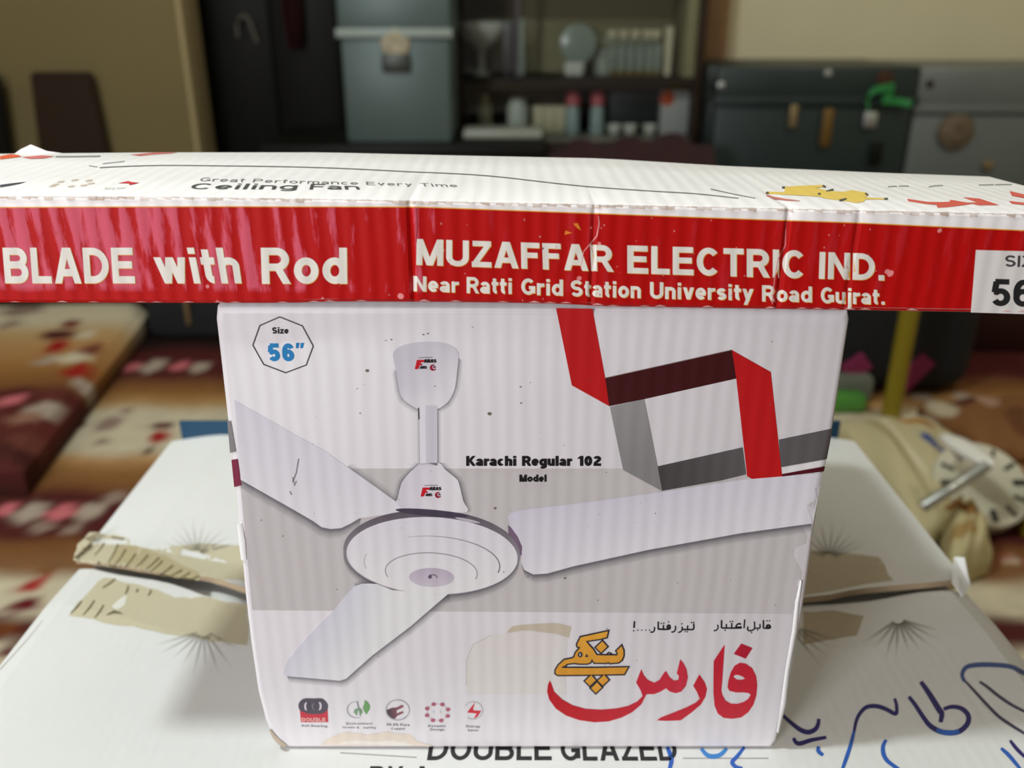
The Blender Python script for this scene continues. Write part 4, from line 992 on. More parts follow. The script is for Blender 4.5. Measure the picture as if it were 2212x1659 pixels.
ar.stroke(crop(1460, 320, 2.941)([(700, 470), (695, 620), (650, 700), (625, 850), (612, 990)]), [1.2, 2, 2, 2, 2.5], ink(226, 150, 150), 5, a=.8)
ar.stroke(crk([(440, 380), (445, 500), (440, 600)]), 2, ink(150, 30, 40), 5, a=.7)
for a in ([(1440, 480), (1470, 478), (1490, 525), (1465, 510)], [(1390, 525), (1420, 535), (1435, 540), (1385, 552)]): ar.poly(crk(a), ink(226, 130, 40), 4)
for _ in range(40):
    x = random.uniform(760, 1900); y = random.uniform(470, 655); r = random.uniform(.6, 1.8)
    ar.poly([(x + r * math.cos(k) * random.uniform(.5, 1.5), y + r * math.sin(k) * random.uniform(.7, 2.4)) for k in (0, 1, 2, 3, 4, 5)], ink(226, 150, 146), 4, a=.85)
tag(ar.build('worn_edge', blade, M_INK_LONG, 'beige worn board and chips along the front edges'), kind='stuff')
# top face print
ar = Art(on_top)
tk = ink(70, 72, 70)
q = [(215, 362), (250, 360), (350, 357), (480, 358), (620, 360), (750, 364), (890, 371), (985, 375), (1080, 382), (1250, 401), (1400, 412), (1500, 418), (1595, 428)]
ar.stroke(catmull(q, 4), 2.0, ink(96, 98, 96), 1, a=.85)
ar.build('crease', blade, M_INK_TOP, 'long dark crease across the top'); ar = Art(on_top)
ar.stroke([(1535, 408), (1580, 418), (1632, 428)], 1.6, tk, 1, a=.8)
ar.text('Great Performance Every Time', [(430, 391), (990, 404), (985, 397), (436, 383)], tk, 1, w=.13, gap=.16, a=.7)
ar.build('lettering', blade, M_INK_TOP, 'small thin dark lettering on the top face'); ar = Art(on_top)
ar.text('Ceiling', [(408, 408), (640, 409), (645, 397), (420, 396)], tk, 1, w=.14, gap=.12)
ar.text('Fan', [(668, 409), (778, 409), (772, 399), (672, 397)], tk, 1, w=.14, gap=.12)
ar.build('lettering', blade, M_INK_TOP, 'larger dark lettering on the top face'); ar = Art(on_top)
K = crop(0, 310, 4.424)
ar.poly(K([(0, 120), (100, 100), (170, 108), (210, 125), (90, 140), (0, 150)]), ink(206, 86, 48), 1)
ar.poly(K([(210, 128), (300, 120), (400, 112), (520, 120), (420, 142), (290, 146)]), ink(190, 100, 96), 1)
ar.stroke(K([(530, 125), (700, 124), (960, 120)]), 3, ink(120, 122, 120), 1, a=.8)
ar.stroke(K([(980, 192), (1090, 180), (1190, 168)]), 2, ink(140, 142, 140), 1, a=.8)
ar.stroke(K([(850, 212), (930, 222)]), 2, ink(140, 142, 140), 1, a=.8)
ar.poly(K([(1240, 105), (1480, 84), (1700, 84), (1620, 96), (1450, 106), (1340, 118)]), ink(190, 96, 92), 1, a=.8)
ar.poly(K([(0, 395), (120, 378), (250, 365), (180, 385), (60, 408), (0, 418)]), ink(66, 66, 78), 1)
ar.build('top_print', blade, M_INK_TOP, 'red and orange band marks at the rear of the top face'); ar = Art(on_top)
for x, y in ((530, 390), (580, 365), (715, 348), (850, 352), (870, 380), (800, 400), (680, 408), (500, 405)): ar.poly(K(ellipse(x, y, 38, 9, -8, 10)), ink(200, 182, 168), 1, a=.8)
ar.poly(K([(1130, 378), (1225, 358), (1260, 368), (1330, 374), (1240, 396), (1230, 380)]), ink(192, 50, 58), 1)
ar.text('Energy Saver', K([(1000, 440), (1190, 432), (1200, 412), (1005, 418)]), ink(190, 192, 186), 1, w=.2, a=.8)
ar.build('top_print', blade, M_INK_TOP, 'faint icons at the left of the top face'); ar = Art(on_top)
K = crop(1640, 380, 3.867)
yt = ink(222, 190, 92)
ar.poly(K([(60, 130), (210, 135), (215, 90), (330, 82), (540, 74), (545, 92), (470, 100), (620, 128), (700, 132), (780, 118), (900, 140), (910, 165), (880, 178), (1070, 186), (1060, 196), (890, 196), (870, 216), (810, 226), (740, 212), (690, 206), (560, 190), (500, 172), (260, 158), (70, 152)]), yt, 1)
for a, b_ in (((190, 95), (215, 95)), ((55, 140), (80, 140)), ((530, 80), (555, 92)), ((885, 145), (910, 160)), ((1045, 190), (1075, 190)), ((490, 148), (515, 150)), ((670, 204), (730, 190)), ((560, 130), (620, 112))): ar.stroke(K([a, b_]), 4, ink(72, 72, 66), 2)
ar.stroke(K([(60, 160), (120, 182), (220, 198), (340, 208)]), [3, 5, 4, 1], ink(196, 110, 104), 1)
ar.build('yellow_word_print', blade, M_INK_TOP, 'yellow Urdu word on the top face'); ar = Art(on_top)
rd = ink(206, 84, 72)
ar.poly(K([(1235, 190), (1400, 215), (1480, 218), (1590, 215), (1595, 198), (1740, 222), (1820, 220), (1700, 178), (1840, 188), (2005, 242), (1840, 246), (1780, 232), (1680, 248), (1560, 262), (1490, 265), (1480, 242), (1380, 232), (1245, 210)]), rd, 1)
ar.poly(K([(2090, 125), (2300, 175), (2300, 200), (2110, 165)]), rd, 1); ar.poly(K([(2085, 208), (2300, 232), (2300, 250), (2110, 232)]), rd, 1)
for a, b_ in (((1075, 90), (1150, 84)), ((1165, 84), (1250, 84)), ((1415, 92), (1470, 80)), ((1470, 80), (1535, 80)), ((1835, 75), (1960, 72)), ((1970, 72), (2110, 70))): ar.stroke(K([a, b_]), 2, ink(120, 124, 120), 1, a=.8)
ar.build('top_print', blade, M_INK_TOP, 'red Urdu word at the right of the top face')
# torn peak at the far left corner
pk = [onY(x, y, YF + DEP) for x, y in ((28, 334), (45, 322), (58, 316), (66, 312), (78, 317), (100, 326), (150, 333))]
vs = [tuple(q) for q in pk] + [tuple(q + Vector((0, .003, -.001))) for q in pk]
nn = len(pk)
link_mesh('torn_edge', vs, [tuple(range(nn)), tuple(reversed(range(nn, 2 * nn)))] + [(i, i + 1, nn + i + 1, nn + i) for i in range(nn - 1)], M_BOARD_LONG, blade)['label'] = 'torn white peak at the rear left edge'

# ================================================================== FLOOR COVERINGS
M_RUG = vc_mat('woven_floral_pile')
cream, tanb, brn, maro, pinkc, dred, greyf = rgb(214, 202, 174), rgb(186, 142, 92), rgb(128, 84, 46), rgb(86, 36, 34), rgb(206, 112, 118), rgb(160, 24, 26), rgb(150, 128, 114)
def bands(tab, z):
    q = sorted((onZ(300, py, z).y, c) for py, c in tab)
    def f(y):
        if y <= q[0][0]: return q[0][1]
        for (a, ca), (b_, cb) in zip(q, q[1:]):
            if y <= b_:
                t = (y - a) / (b_ - a); return tuple(lerp(u, v, t) for u, v in zip(ca, cb))
        return q[-1][1]
    return f
def rug(name, x0, x1, y0, y1, step, zf, bf, blobs, parent=None, inside=None):
    nx, ny = int((x1 - x0) / step), int((y1 - y0) / step); vs, cs, F = [], [], []
    for j in range(ny + 1):
        for i in range(nx + 1):
            x, y = lerp(x0, x1, i / nx), lerp(y0, y1, j / ny)
            c = list(bf(y + .012 * math.sin(x * 9) + .008 * math.sin(x * 31 + y * 17)))
            g = .92 + .08 * math.sin(x * 63 + 3 * math.sin(y * 41)) * math.sin(y * 57 + 2 * math.sin(x * 29))
            c = [v * g for v in c[:3]]
            for bx, by, rx, ry, bc in blobs:
                dx, dy = (x - bx) / rx, (y - by) / ry
                if abs(dx) > 1.3 or abs(dy) > 1.3: continue
                d = math.hypot(dx, dy) + .12 * math.sin(5 * math.atan2(dy, dx))
                if d < 1.1:
                    t = min(1, (1.1 - d) / .3); c = [lerp(u, v, t) for u, v in zip(c, bc)]
            vs.append((x, y, zf(x, y))); cs.append(tuple(c) + (1,))
    for j in range(ny):
        for i in range(nx):
            a = j * (nx + 1) + i; F.append((a, a + 1, a + nx + 2, a + nx + 1))
    return link_mesh(name, vs, F, M_RUG, parent, cols=cs, smooth=True, loc=((x0 + x1) / 2, (y0 + y1) / 2, 0))
BB = [(660, rgb(30, 20, 18)), (745, rgb(40, 24, 22)), (768, maro), (812, maro), (826, rgb(120, 76, 48)), (850, rgb(150, 104, 58)), (872, rgb(184, 144, 92)), (895, cream), (975, cream), (1000, tanb), (1022, rgb(150, 106, 62)),
      (1055, brn), (1078, maro), (1160, maro), (1185, brn), (1235, rgb(140, 100, 66)), (1262, cream), (1320, cream), (1345, maro), (1385, maro), (1410, cream), (1500, tanb), (1600, brn)]
blobs = []
def bl(px, py, rw, rh, c, z=0):
    p = onZ(px, py, z); q = onZ(px + rw, py, z); r = onZ(px, py - rh, z); blobs.append((p.x, p.y, abs(q.x - p.x), abs(r.y - p.y), c[:3]))
gr2 = rgb(176, 160, 144)
for a in [(285, 798, 22, 10, pinkc), (390, 795, 20, 11, pinkc), (240, 800, 22, 16, gr2), (332, 795, 24, 16, gr2), (432, 798, 20, 12, gr2), (165, 926, 18, 7, maro), (140, 926, 16, 7, maro), (150, 905, 20, 4, dred), (112, 955, 24, 12, dred),
          (345, 948, 22, 14, dred), (350, 925, 26, 7, maro), (240, 915, 26, 13, greyf), (225, 930, 30, 6, greyf), (275, 893, 14, 6, greyf), (220, 960, 14, 9, greyf), (318, 980, 10, 10, rgb(60, 30, 26)), (100, 985, 14, 7, greyf),
          (135, 1112, 32, 18, pinkc), (12, 1108, 18, 16, pinkc), (66, 1112, 32, 24, gr2), (195, 1112, 30, 20, gr2), (90, 1145, 30, 12, greyf), (250, 1080, 30, 12, greyf), (160, 1150, 20, 12, greyf),
          (56, 1272, 14, 16, dred), (82, 1268, 10, 18, rgb(170, 70, 60)), (55, 1315, 34, 16, rgb(100, 24, 30)), (100, 1240, 18, 8, brn), (10, 1365, 40, 16, rgb(110, 60, 30)), (10, 1395, 26, 8, cream), (20, 1415, 20, 12, rgb(90, 20, 34)),
          (2180, 1215, 30, 14, rgb(150, 84, 70)), (2180, 1215, 16, 7, cream), (2150, 1180, 16, 8, maro), (2100, 895, 40, 16, rgb(150, 100, 56)), (1990, 862, 26, 10, gr2), (2080, 862, 22, 10, gr2)]: bl(*a)
for _ in range(60):
    x, y = random.uniform(-2.2, 2.2), random.uniform(-.3, 2.3)
    if -1.35 < x < 1.0 and .1 < y < 1.9: continue
    blobs.append((x, y, random.uniform(.03, .06), random.uniform(.02, .05), random.choice([pinkc, dred, gr2, cream, maro])[:3]))
r = rug('floral_carpet', -2.3, 2.4, -.5, 2.35, .0155, lambda x, y: .006, bands(BB, .006), blobs)
tag(r, 'brown and cream floral carpet on the floor around the large carton', 'carpet')
# folded quilt at the left
blobs = []
ZQ = .09
for a in [(50, 668, 46, 14, greyf), (20, 700, 20, 10, greyf), (125, 745, 26, 14, dred), (125, 722, 40, 10, maro), (165, 794, 24, 16, dred), (158, 768, 36, 12, cream), (200, 750, 22, 14, rgb(120, 60, 50)), (95, 775, 14, 14, gr2), (185, 815, 30, 12, gr2), (155, 700, 22, 10, rgb(120, 56, 50)), (185, 722, 18, 9, cream),
          (22, 860, 30, 14, pinkc), (88, 882, 34, 22, gr2), (50, 900, 30, 14, rgb(150, 110, 90)), (40, 840, 30, 10, maro), (60, 945, 40, 18, rgb(110, 60, 50)), (110, 850, 30, 12, rgb(104, 52, 44))]: bl(*a, z=ZQ)
BQ = [(640, cream), (690, cream), (715, rgb(196, 164, 116)), (745, tanb), (790, rgb(160, 112, 62)), (830, brn), (850, maro), (930, rgb(100, 46, 40)), (985, rgb(70, 34, 30)), (1010, maro)]
fr, br = onZ(42, 992, ZQ), onZ(312, 664, ZQ)
def quilt():
    X0, X1, Ya, Yb = -2.6, 0, fr.y, br.y + .02
    nx, ny = 70, 60; vs, cs, F = [], [], []
    bf = bands(BQ, ZQ)
    for j in range(ny + 1):
        v = j / ny; y = lerp(Ya, Yb, v); xr = lerp(fr.x, br.x, v)
        for i in range(nx + 1):
            u = 1 - (1 - i / nx) ** 1.0; x = lerp(X0, xr, u)
            e = min(1, (xr - x) / .05, (y - Ya) / .05); z = ZQ - .03 * (1 - max(0, e)) ** 2 + .006 * math.sin(x * 7) * math.sin(y * 5)
            c = list(bf(y + .02 * math.sin(x * 8)))[:3]
            for bx, by, rx, ry, bc in blobs:
                dx, dy = (x - bx) / rx, (y - by) / ry; d = math.hypot(dx, dy) + .1 * math.sin(5 * math.atan2(dy, dx))
                if d < 1.1: t = min(1, (1.1 - d) / .3); c = [lerp(a, b_, t) for a, b_ in zip(c, bc)]
            vs.append((x, y, z)); cs.append(tuple(c) + (1,))
    W1 = nx + 1
    for j in range(ny):
        for i in range(nx): a = j * W1 + i; F.append((a, a + 1, a + W1 + 1, a + W1))
    base = len(vs); ed = [j * W1 + nx for j in range(ny + 1)] ; fe = [i for i in range(W1)]
    loop = fe + ed[1:]
    for k in loop: x, y, z = vs[k]; vs.append((x, y, .012)); cs.append(rgb(60, 30, 26))
    for k in range(len(loop) - 1): F.append((loop[k], base + k, base + k + 1, loop[k + 1]))
    return link_mesh('folded_quilt', vs, F, M_RUG, None, cols=cs, smooth=False, loc=((X0 + fr.x) / 2, (Ya + Yb) / 2, 0.012))
tag(quilt(), 'thick floral quilt lying on the carpet at far left', 'quilt')

# ================================================================== BACKGROUND
M_DARK = mat('near_black_wood', rgb(17, 17, 13), .5, noise=.3, scale=8, spec=.2)
M_BROWN = mat('dark_brown_wood', rgb(46, 31, 18), .55, noise=.25, scale=10, spec=.25)
M_WOOD = mat('brown_varnished_wood', rgb(142, 108, 72), .5, noise=.2, scale=12)
M_STEEL = mat('grey_blue_sheet_metal', rgb(90, 106, 103), .42, .25, noise=.1, scale=6)
M_STEEL2 = mat('grey_sheet_metal', rgb(112, 118, 114), .45, .35, noise=.1, scale=6)
M_GREEN = mat('dark_green_sheet_metal', rgb(38, 50, 48), .42, .2, noise=.2, scale=6)
M_RIM = mat('pale_rim_metal', rgb(150, 162, 156), .5, .2, noise=.2, scale=8)
M_BRASS = mat('dull_brass', rgb(150, 130, 92), .4, .5, noise=.2, scale=60)
M_CHROME = mat('bright_steel', rgb(200, 204, 200), .35, .85)
M_WHITE = mat('white_glaze', rgb(236, 234, 222), .25)
M_CREAMG = mat('cream_glaze', rgb(222, 212, 180), .35)
M_PINK = mat('pink_plastic', rgb(206, 96, 104), .4)
M_MAROON = mat('maroon_cloth', rgb(46, 18, 18), .9, noise=.3, scale=14, bump=.004)
M_BLACKC = mat('black_cloth', rgb(24, 26, 30), .8, noise=.3, scale=20, bump=.003)
M_YEL = mat('yellow_painted_steel', rgb(150, 132, 30), .45, .1, noise=.12, scale=9)
m, nt, p = new_mat('clear_glass')
g = nt.nodes.new('ShaderNodeBsdfGlossy'); g.inputs['Roughness'].default_value = .04
t = nt.nodes.new('ShaderNodeBsdfTransparent'); t.inputs['Color'].default_value = (.95, .97, .96, 1)
fr_ = nt.nodes.new('ShaderNodeFresnel'); fr_.inputs['IOR'].default_value = 1.5
ms = nt.nodes.new('ShaderNodeMixShader'); nt.links.new(fr_.outputs[0], ms.inputs[0]); nt.links.new(t.outputs[0], ms.inputs[1]); nt.links.new(g.outputs[0], ms.inputs[2])
nt.links.new(ms.outputs[0], nt.nodes['Material Output'].inputs['Surface']); M_GLASS = m
m, nt, p = new_mat('cut_glass')
p.inputs['Base Color'].default_value = rgb(190, 200, 186); p.inputs['Roughness'].default_value = .12; p.inputs['Alpha'].default_value = .45; M_CUT = m

# wardrobe between the beige wall and the grey trunk
yw = 3.05
xa, xb_ = onY(425, 160, yl + .17).x - .02, onY(736, 60, yw).x
wr = empty('wardrobe', ((xa + xb_) / 2, yw + .17, 0), 'near-black wardrobe standing between the olive wall and the grey-blue trunk', 'wardrobe')
box('body', xa, xb_, yw, yw + .35, .06, 2.1, M_DARK, wr, bev=.01)
xm = lerp(xa, xb_, .52)
box('door', xa + .012, xm - .003, yw - .02, yw, .1, 2.06, M_DARK, wr, bev=.006)
d2 = box('door', xm + .003, xb_ - .012, yw - .02, yw, .1, 2.06, M_DARK, wr, bev=.006)
bm = bmesh.new(); pts = [onY(x, y, yw - .05) for x, y in ((516, 80), (512, 55), (522, 35), (536, 40), (545, 62), (556, 92))]
add_tube(bm, catmull([tuple(q) for q in pts], 4), .006)
from_bm('handle', bm, mat('tarnished_metal', rgb(92, 90, 78), .5, .3), d2, smooth=True)
q0, q1 = onY(608, -20, yw - .04), onY(662, 105, yw - .04)
bm = bmesh.new()
for k in range(9):
    pass
NX, NZ = 14, 16; gridv = []
for j in range(NZ + 1):
    row = []
    for i in range(NX + 1):
        u, v = i / NX, j / NZ; ww = lerp(.6, 1.0, math.sin(PI * min(1, v * .8 + .1)))
        x = lerp(q0.x, q1.x, .5 + (u - .5) * ww); z = lerp(q1.z, q0.z + .1, v)
        row.append(bm.verts.new((x, yw - .045 - .018 * math.sin(u * 14 + v) - .01, z)))
    gridv.append(row)
for j in range(NZ):
    for i in range(NX): bm.faces.new((gridv[j][i], gridv[j][i + 1], gridv[j + 1][i + 1], gridv[j + 1][i]))
bmesh.ops.solidify(bm, geom=bm.faces[:], thickness=.006)
o = from_bm('hanging_cloth', bm, mat('dark_red_cloth', rgb(70, 22, 24), .9, noise=.25, scale=20), smooth=True, loc=((q0.x + q1.x) / 2, yw - .05, q0.z + .1))
tag(o, 'dark red cloth hanging on the near-black wardrobe', 'cloth')

# brown board leaning on the olive wall, dark board at the frame's edge
def board_on_wall(name, quad, label, cat, m, y, th=.03):
    fr4 = [onY(a, b_, y) for a, b_ in quad]
    for lo, hi in ((2, 1), (3, 0)):                  # carry the two sides on down to the floor
        d_ = fr4[lo] - fr4[hi]; fr4[lo] = fr4[hi] + d_ * ((fr4[hi].z - .001) / (fr4[hi].z - fr4[lo].z))
    vs = [tuple(q) for q in fr4] + [tuple(q + Vector((0, th, 0))) for q in fr4]
    bm = bmesh.new(); V = [bm.verts.new(v) for v in vs]
    for f in ((0, 1, 2, 3), (7, 6, 5, 4), (0, 4, 5, 1), (1, 5, 6, 2), (2, 6, 7, 3), (3, 7, 4, 0)): bm.faces.new([V[i] for i in f])
    bmesh.ops.bevel(bm, geom=bm.edges[:], offset=.008, segments=2, affect='EDGES')
    o = from_bm(name, bm, m, smooth=True, loc=tuple((fr4[2] + fr4[3]) / 2)); tag(o, label, cat); return o
zfl = lambda x, y: 520
board_on_wall('headboard', [(62, 156), (194, 156), (262, 470), (100, 470)], 'dark brown wooden board standing against the olive wall', 'board', M_BROWN, yl - .06)
board_on_wall('cupboard_side', [(-160, 120), (-4, 165), (38, 470), (-130, 470)], 'black wooden piece at the left edge of the photo', 'cupboard', M_DARK, yl - .08)

# metal trunks
def trunk(x0, x1, y, dep, z0, z1, zs, m, label, name='metal_trunk', rim=.012):
    t = empty(name, ((x0 + x1) / 2, y + dep / 2, z0), label, 'trunk')
    box('body', x0, x1, y, y + dep, z0, zs, m, t, bev=.008)
    lid = box('lid', x0 - rim * .5, x1 + rim * .5, y - .008, y + dep + .008, zs - .022, z1, m, t, bev=.01)
    bm = bmesh.new(); add_box(bm, x0 - rim, x1 + rim, y - .016, y - .006, zs - .024, zs + .004, .003)
    from_bm('rim', bm, M_RIM if m is M_STEEL else m, lid, smooth=True)
    return t
yt_ = 2.58
a, b_ = onY(742, 180, yt_), onY(972, 180, yt_)
zs = onY(850, 64, yt_).z; zb = onY(850, 308, yt_).z
t1 = trunk(a.x, b_.x, yt_, .38, zb, zs + .16, zs, M_STEEL, 'grey-blue metal trunk on a black table, left of the glass cabinet')
c = onY(852, 94, yt_ - .03)
lathe('latch', (c.x, yt_ - .008, c.z), [(.046, 0), (.044, .006), (.03, .009), (.012, .009), (0, .006)], mat('cream_latch', rgb(168, 158, 132), .6, .1, noise=.3, scale=40), t1, axis='Y')
box('hasp', c.x - .045, c.x + .045, yt_ - .02, yt_ - .006, c.z - .085, c.z - .03, mat('dark_steel', rgb(70, 74, 70), .4, .5), t1, bev=.006)
# table below it
zt_ = zb; ta, tb = onY(560, 300, 2.55).x, onY(1178, 300, 2.55).x
tbl = empty('low_table', ((ta + tb) / 2, 2.75, 0), 'black low table under the grey-blue trunk', 'table')
box('tabletop', ta, tb, 2.53, 2.99, zt_ - .05, zt_, M_DARK, tbl, bev=.01)
for x in (ta + .04, tb - .04):
    for y in (2.57, 2.95): box('leg', x - .03, x + .03, y - .03, y + .03, 0, zt_ - .05, M_DARK, tbl, bev=.004)

yr = 2.80
zt2 = onY(1760, 143, yr).z; zs2 = onY(1850, 212, yr).z
a, b_ = onY(1548, 230, yr), onY(1972, 230, yr)
t2 = trunk(a.x, b_.x, yr, .5, .06, zt2, zs2, M_GREEN, 'dark green metal trunk standing by the beige wall')
def hasp(par, px, py, wpx, hpx, m, y, name='hasp'):
    c = onY(px, py, y); s = (y + D) / FPX / ray(px, py).y
    return box(name, c.x - wpx * s, c.x + wpx * s, y - .022, y - .004, c.z - hpx * s, c.z + hpx * s, m, par, bev=.005)
hasp(t2, 1783, 275, 11, 40, mat('amber_brass', rgb(120, 92, 44), .4, .4), yr); hasp(t2, 1711, 250, 8, 24, M_BRASS, yr); h2 = hasp(t2, 1876, 258, 14, 17, M_CHROME, yr); hasp(t2, 1890, 330, 12, 24, M_DARK, yr)
for px, py in ((1557, 184), (1558, 220), (1787, 158)):
    c = onY(px, py, yr); lathe('stud', (c.x, yr - .006, c.z), [(.014, 0), (.012, .006), (0, .01)], M_CHROME, t2, n=14, axis='Y')
c = onY(1908, 170, yr); lathe('lock', (c.x, yr - .006, c.z), [(.03, 0), (.028, .01), (0, .014)], mat('rust_lock', rgb(70, 44, 28), .5, .3), t2, n=18, axis='Y')
# green ribbon on the trunk seam
rib = []
for px, py in ((1880, 235), (1876, 215), (1888, 196), (1912, 190), (1936, 188), (1925, 205), (1905, 216), (1940, 219), (1968, 224)):
    q = onY(px, py, yr - .045); rib.append((q.x, yr - .04 - .01 * math.sin(px * .1), q.z))
rib = catmull(rib, 4); bm = bmesh.new(); L2 = []
for (x, y, z) in rib: L2.append((bm.verts.new((x, y, z - .012)), bm.verts.new((x, y, z + .012))))
for q0_, q1_ in zip(L2, L2[1:]): bm.faces.new((q0_[0], q1_[0], q1_[1], q0_[1]))
bmesh.ops.solidify(bm, geom=bm.faces[:], thickness=.003)
tag(from_bm('ribbon', bm, mat('green_satin', rgb(72, 176, 96), .4), smooth=True, loc=rib[0]), 'bright green ribbon hanging at the seam of the dark green trunk', 'ribbon')

a = onY(1978, 230, yr); zs3 = onY(2080, 230, yr).z; zt3 = onY(2080, 146, yr).z
t3 = trunk(a.x + .008, a.x + .62, yr + .02, .5, .06, zt3, zs3, M_STEEL2, 'grey metal trunk with a brown crest latch, right of the dark green trunk')
c = onY(2068, 285, yr)
lathe('latch', (c.x, yr + .012, c.z), [(.066, 0), (.062, .008), (.05, .010), (.04, .016), (.015, .018), (0, .014)], mat('brown_latch', rgb(104, 90, 70), .6, .2, noise=.6, scale=60), t3, n=10, axis='Y')
c2_ = onY(2068, 335, yr)
lathe('stud', (onY(2137, 358, yr).x, yr + .012, onY(2137, 358, yr).z), [(.02, 0), (.016, .01), (0, .014)], M_BRASS, t3, n=14, axis='Y')
c = onY(2012, 182, yr); lathe('stud', (c.x, yr + .012, c.z), [(.014, 0), (.012, .006), (0, .01)], M_BROWN, t3, n=14, axis='Y')

# brown upright board beside the cabinet
yc = 3.02
xa, xb_ = onY(1520, 120, yc + .3).x, onY(1572, 60, yc + .3).x
tag(box('trim_1', xa - .02, xb_, yc + .28, YW, 0, 2.8, M_WOOD, bev=.005), kind='structure')

# glass-fronted cabinet
CX0, CX1 = onY(978, 150, yc).x, onY(1528, 60, yc).x
zsh, zbt = onY(1250, 168, yc).z, onY(1250, 296, yc).z
cab = empty('display_cabinet', ((CX0 + CX1) / 2, yc + .2, 0), 'dark brown display cabinet with crockery behind glass, against the back wall', 'cabinet')
M_IN = mat('cream_cabinet_back', rgb(150, 142, 106), .7, noise=.1, scale=5)
dp = .34
box('side_panel', CX0, CX0 + .025, yc, yc + dp, 0, 1.9, M_BROWN, cab, bev=.003)
box('side_panel', CX1 - .03, CX1, yc, yc + dp, 0, 1.9, M_BROWN, cab, bev=.003)
box('back_panel', CX0 + .026, CX1 - .031, yc + dp - .015, yc + dp, zsh, 1.87, M_IN, cab, bev=.002)
box('back_panel', CX0 + .026, CX1 - .031, yc + dp - .015, yc + dp, .02, zsh - .03, M_BROWN, cab, bev=.002)
box('top_panel', CX0, CX1, yc, yc + dp, 1.9, 1.93, M_BROWN, cab, bev=.003)
box('shelf', CX0 + .026, CX1 - .031, yc + .012, yc + dp - .016, zsh - .045, zsh, M_BROWN, cab, bev=.003)
box('shelf', CX0 + .026, CX1 - .031, yc + .012, yc + dp - .016, zbt - .02, zbt, mat('pale_shelf', rgb(120, 118, 104), .5), cab, bev=.003)
box('shelf', CX0 + .026, CX1 - .031, yc + .012, yc + dp - .016, onY(1250, -40, yc).z, onY(1250, -40, yc).z + .02, M_BROWN, cab, bev=.003)
box('base_panel', CX0 + .026, CX1 - .031, yc + .004, yc + .02, .05, zbt - .022, M_BROWN, cab, bev=.002)
xmid = onY(1118, 70, yc).x
for x0_, x1_ in ((CX0 + .028, xmid + .01), (xmid - .01, CX1 - .033)):
    gp = box('glass_door', x0_, x1_, yc - (.002 if x0_ < xmid - .1 else -.003), yc + (.002 if x0_ < xmid - .1 else .007), zbt, 1.86, M_GLASS, cab, bev=0)
box('door_edge', xmid - .006, xmid + .006, yc - .006, yc + .010, zsh, 1.86, mat('dull_purple_strip', rgb(88, 84, 90), .3), cab, bev=.002)
xi = onY(1478, 90, yc + .05).x
box('lining', xi, CX1 - .031, yc + .02, yc + dp - .016, zsh, 1.85, mat('cream_lining', rgb(160, 150, 110), .6), cab, bev=.002)

ys_ = yc + .13
def px_item(px, z): return onY(px, 200, ys_).x, ys_, z
def sc_(n): return n * (ys_ + D) / FPX / .97
def put(name, px, z, prof, m, label, cat, group=None, n=24, sx=1.0, dy=0):
    x = onY(px, 130 if z > zbt + .1 else 250, ys_ + dy).x
    o = lathe(name, (x, ys_ + dy, z), prof, m, n=n, sx=sx); tag(o, label, cat, group); return o
# upper shelf
put('pedestal_bowl', 1040, zsh, [(.035, 0), (.03, .006), (.012, .02), (.012, .085), (.03, .10), (.07, .13), (.09, .18), (.088, .185), (.065, .135), (.0, .11)], M_WHITE, 'white pedestal bowl at the left of the upper cabinet shelf', 'bowl')
xq = onY(1100, 100, ys_); o = box('dark_case', xq.x - .024, xq.x + .024, ys_ - .03, ys_ + .03, zsh, zsh + .19, mat('dark_purple_card', rgb(58, 52, 60), .4), None, bev=.003); tag(o, 'tall dark purple case between the pedestal bowl and the glass vase', 'case')
put('glass_vase', 1128, zsh, [(.014, 0), (.018, .03), (.016, .12), (.01, .16), (.012, .2), (0, .2)], M_CUT, 'narrow clear glass vase beside the door edge of the cabinet', 'vase')
pl_ = lathe('plate', (onY(1250, 95, ys_ + .08).x, ys_ + .09, onY(1250, 95, ys_ + .09).z), [(.072, 0), (.07, .01), (.045, .016), (0, .018)], mat('pale_glass_plate', rgb(150, 160, 148), .2), axis='Y', n=36)
tag(pl_, 'round pale glass plate standing at the back of the upper cabinet shelf', 'plate')
for px in (1232, 1250): put('small_cup', px, zsh, [(.016, 0), (.022, .01), (.026, .045), (.024, .045), (.018, .012), (0, .008)], M_WHITE, 'small white cup in front of the round glass plate', 'cup', 'small cups in front of the glass plate', n=18)
put('glass_stopper', 1303, onY(1303, 118, ys_).z, [(0, 0), (.012, .006), (.014, .014), (.008, .022), (0, .024)], M_CHROME, 'bright round glass stopper beside the row of tumblers', 'stopper', n=14)
o_ = onY(1303, 118, ys_); put('decanter', 1303, zsh, [(.03, 0), (.034, .02), (.03, .06), (.012, .08), (.011, o_.z - zsh - .001), (0, o_.z - zsh - .001)], M_CUT, 'clear decanter under the round stopper on the upper cabinet shelf', 'decanter')
M_GOLD = mat('gold_rim_glass', rgb(150, 128, 80), .25, .3)
for k, px in enumerate((1322, 1342, 1362, 1382, 1402, 1420)):
    o = put('tumbler', px, zsh, [(.014, 0), (.016, .02), (.019, .11), (.017, .11), (.013, .02), (0, .012)], M_CUT, 'clear gold-footed tumbler in the row on the upper cabinet shelf', 'glass', 'row of gold-footed tumblers', n=18)
    lathe('foot', (o.location.x, o.location.y, zsh + .0005), [(.0155, 0), (.0172, .006), (.0176, .018), (.0165, .018), (0, .016)], M_GOLD, o, n=18)
xq = onY(1360, 66, ys_ + .02)
o = box('glass_shelf_rack', xq.x - .105, xq.x + .105, ys_ - .05, ys_ + .07, zsh + .118, zsh + .128, M_CUT, None, bev=.002)
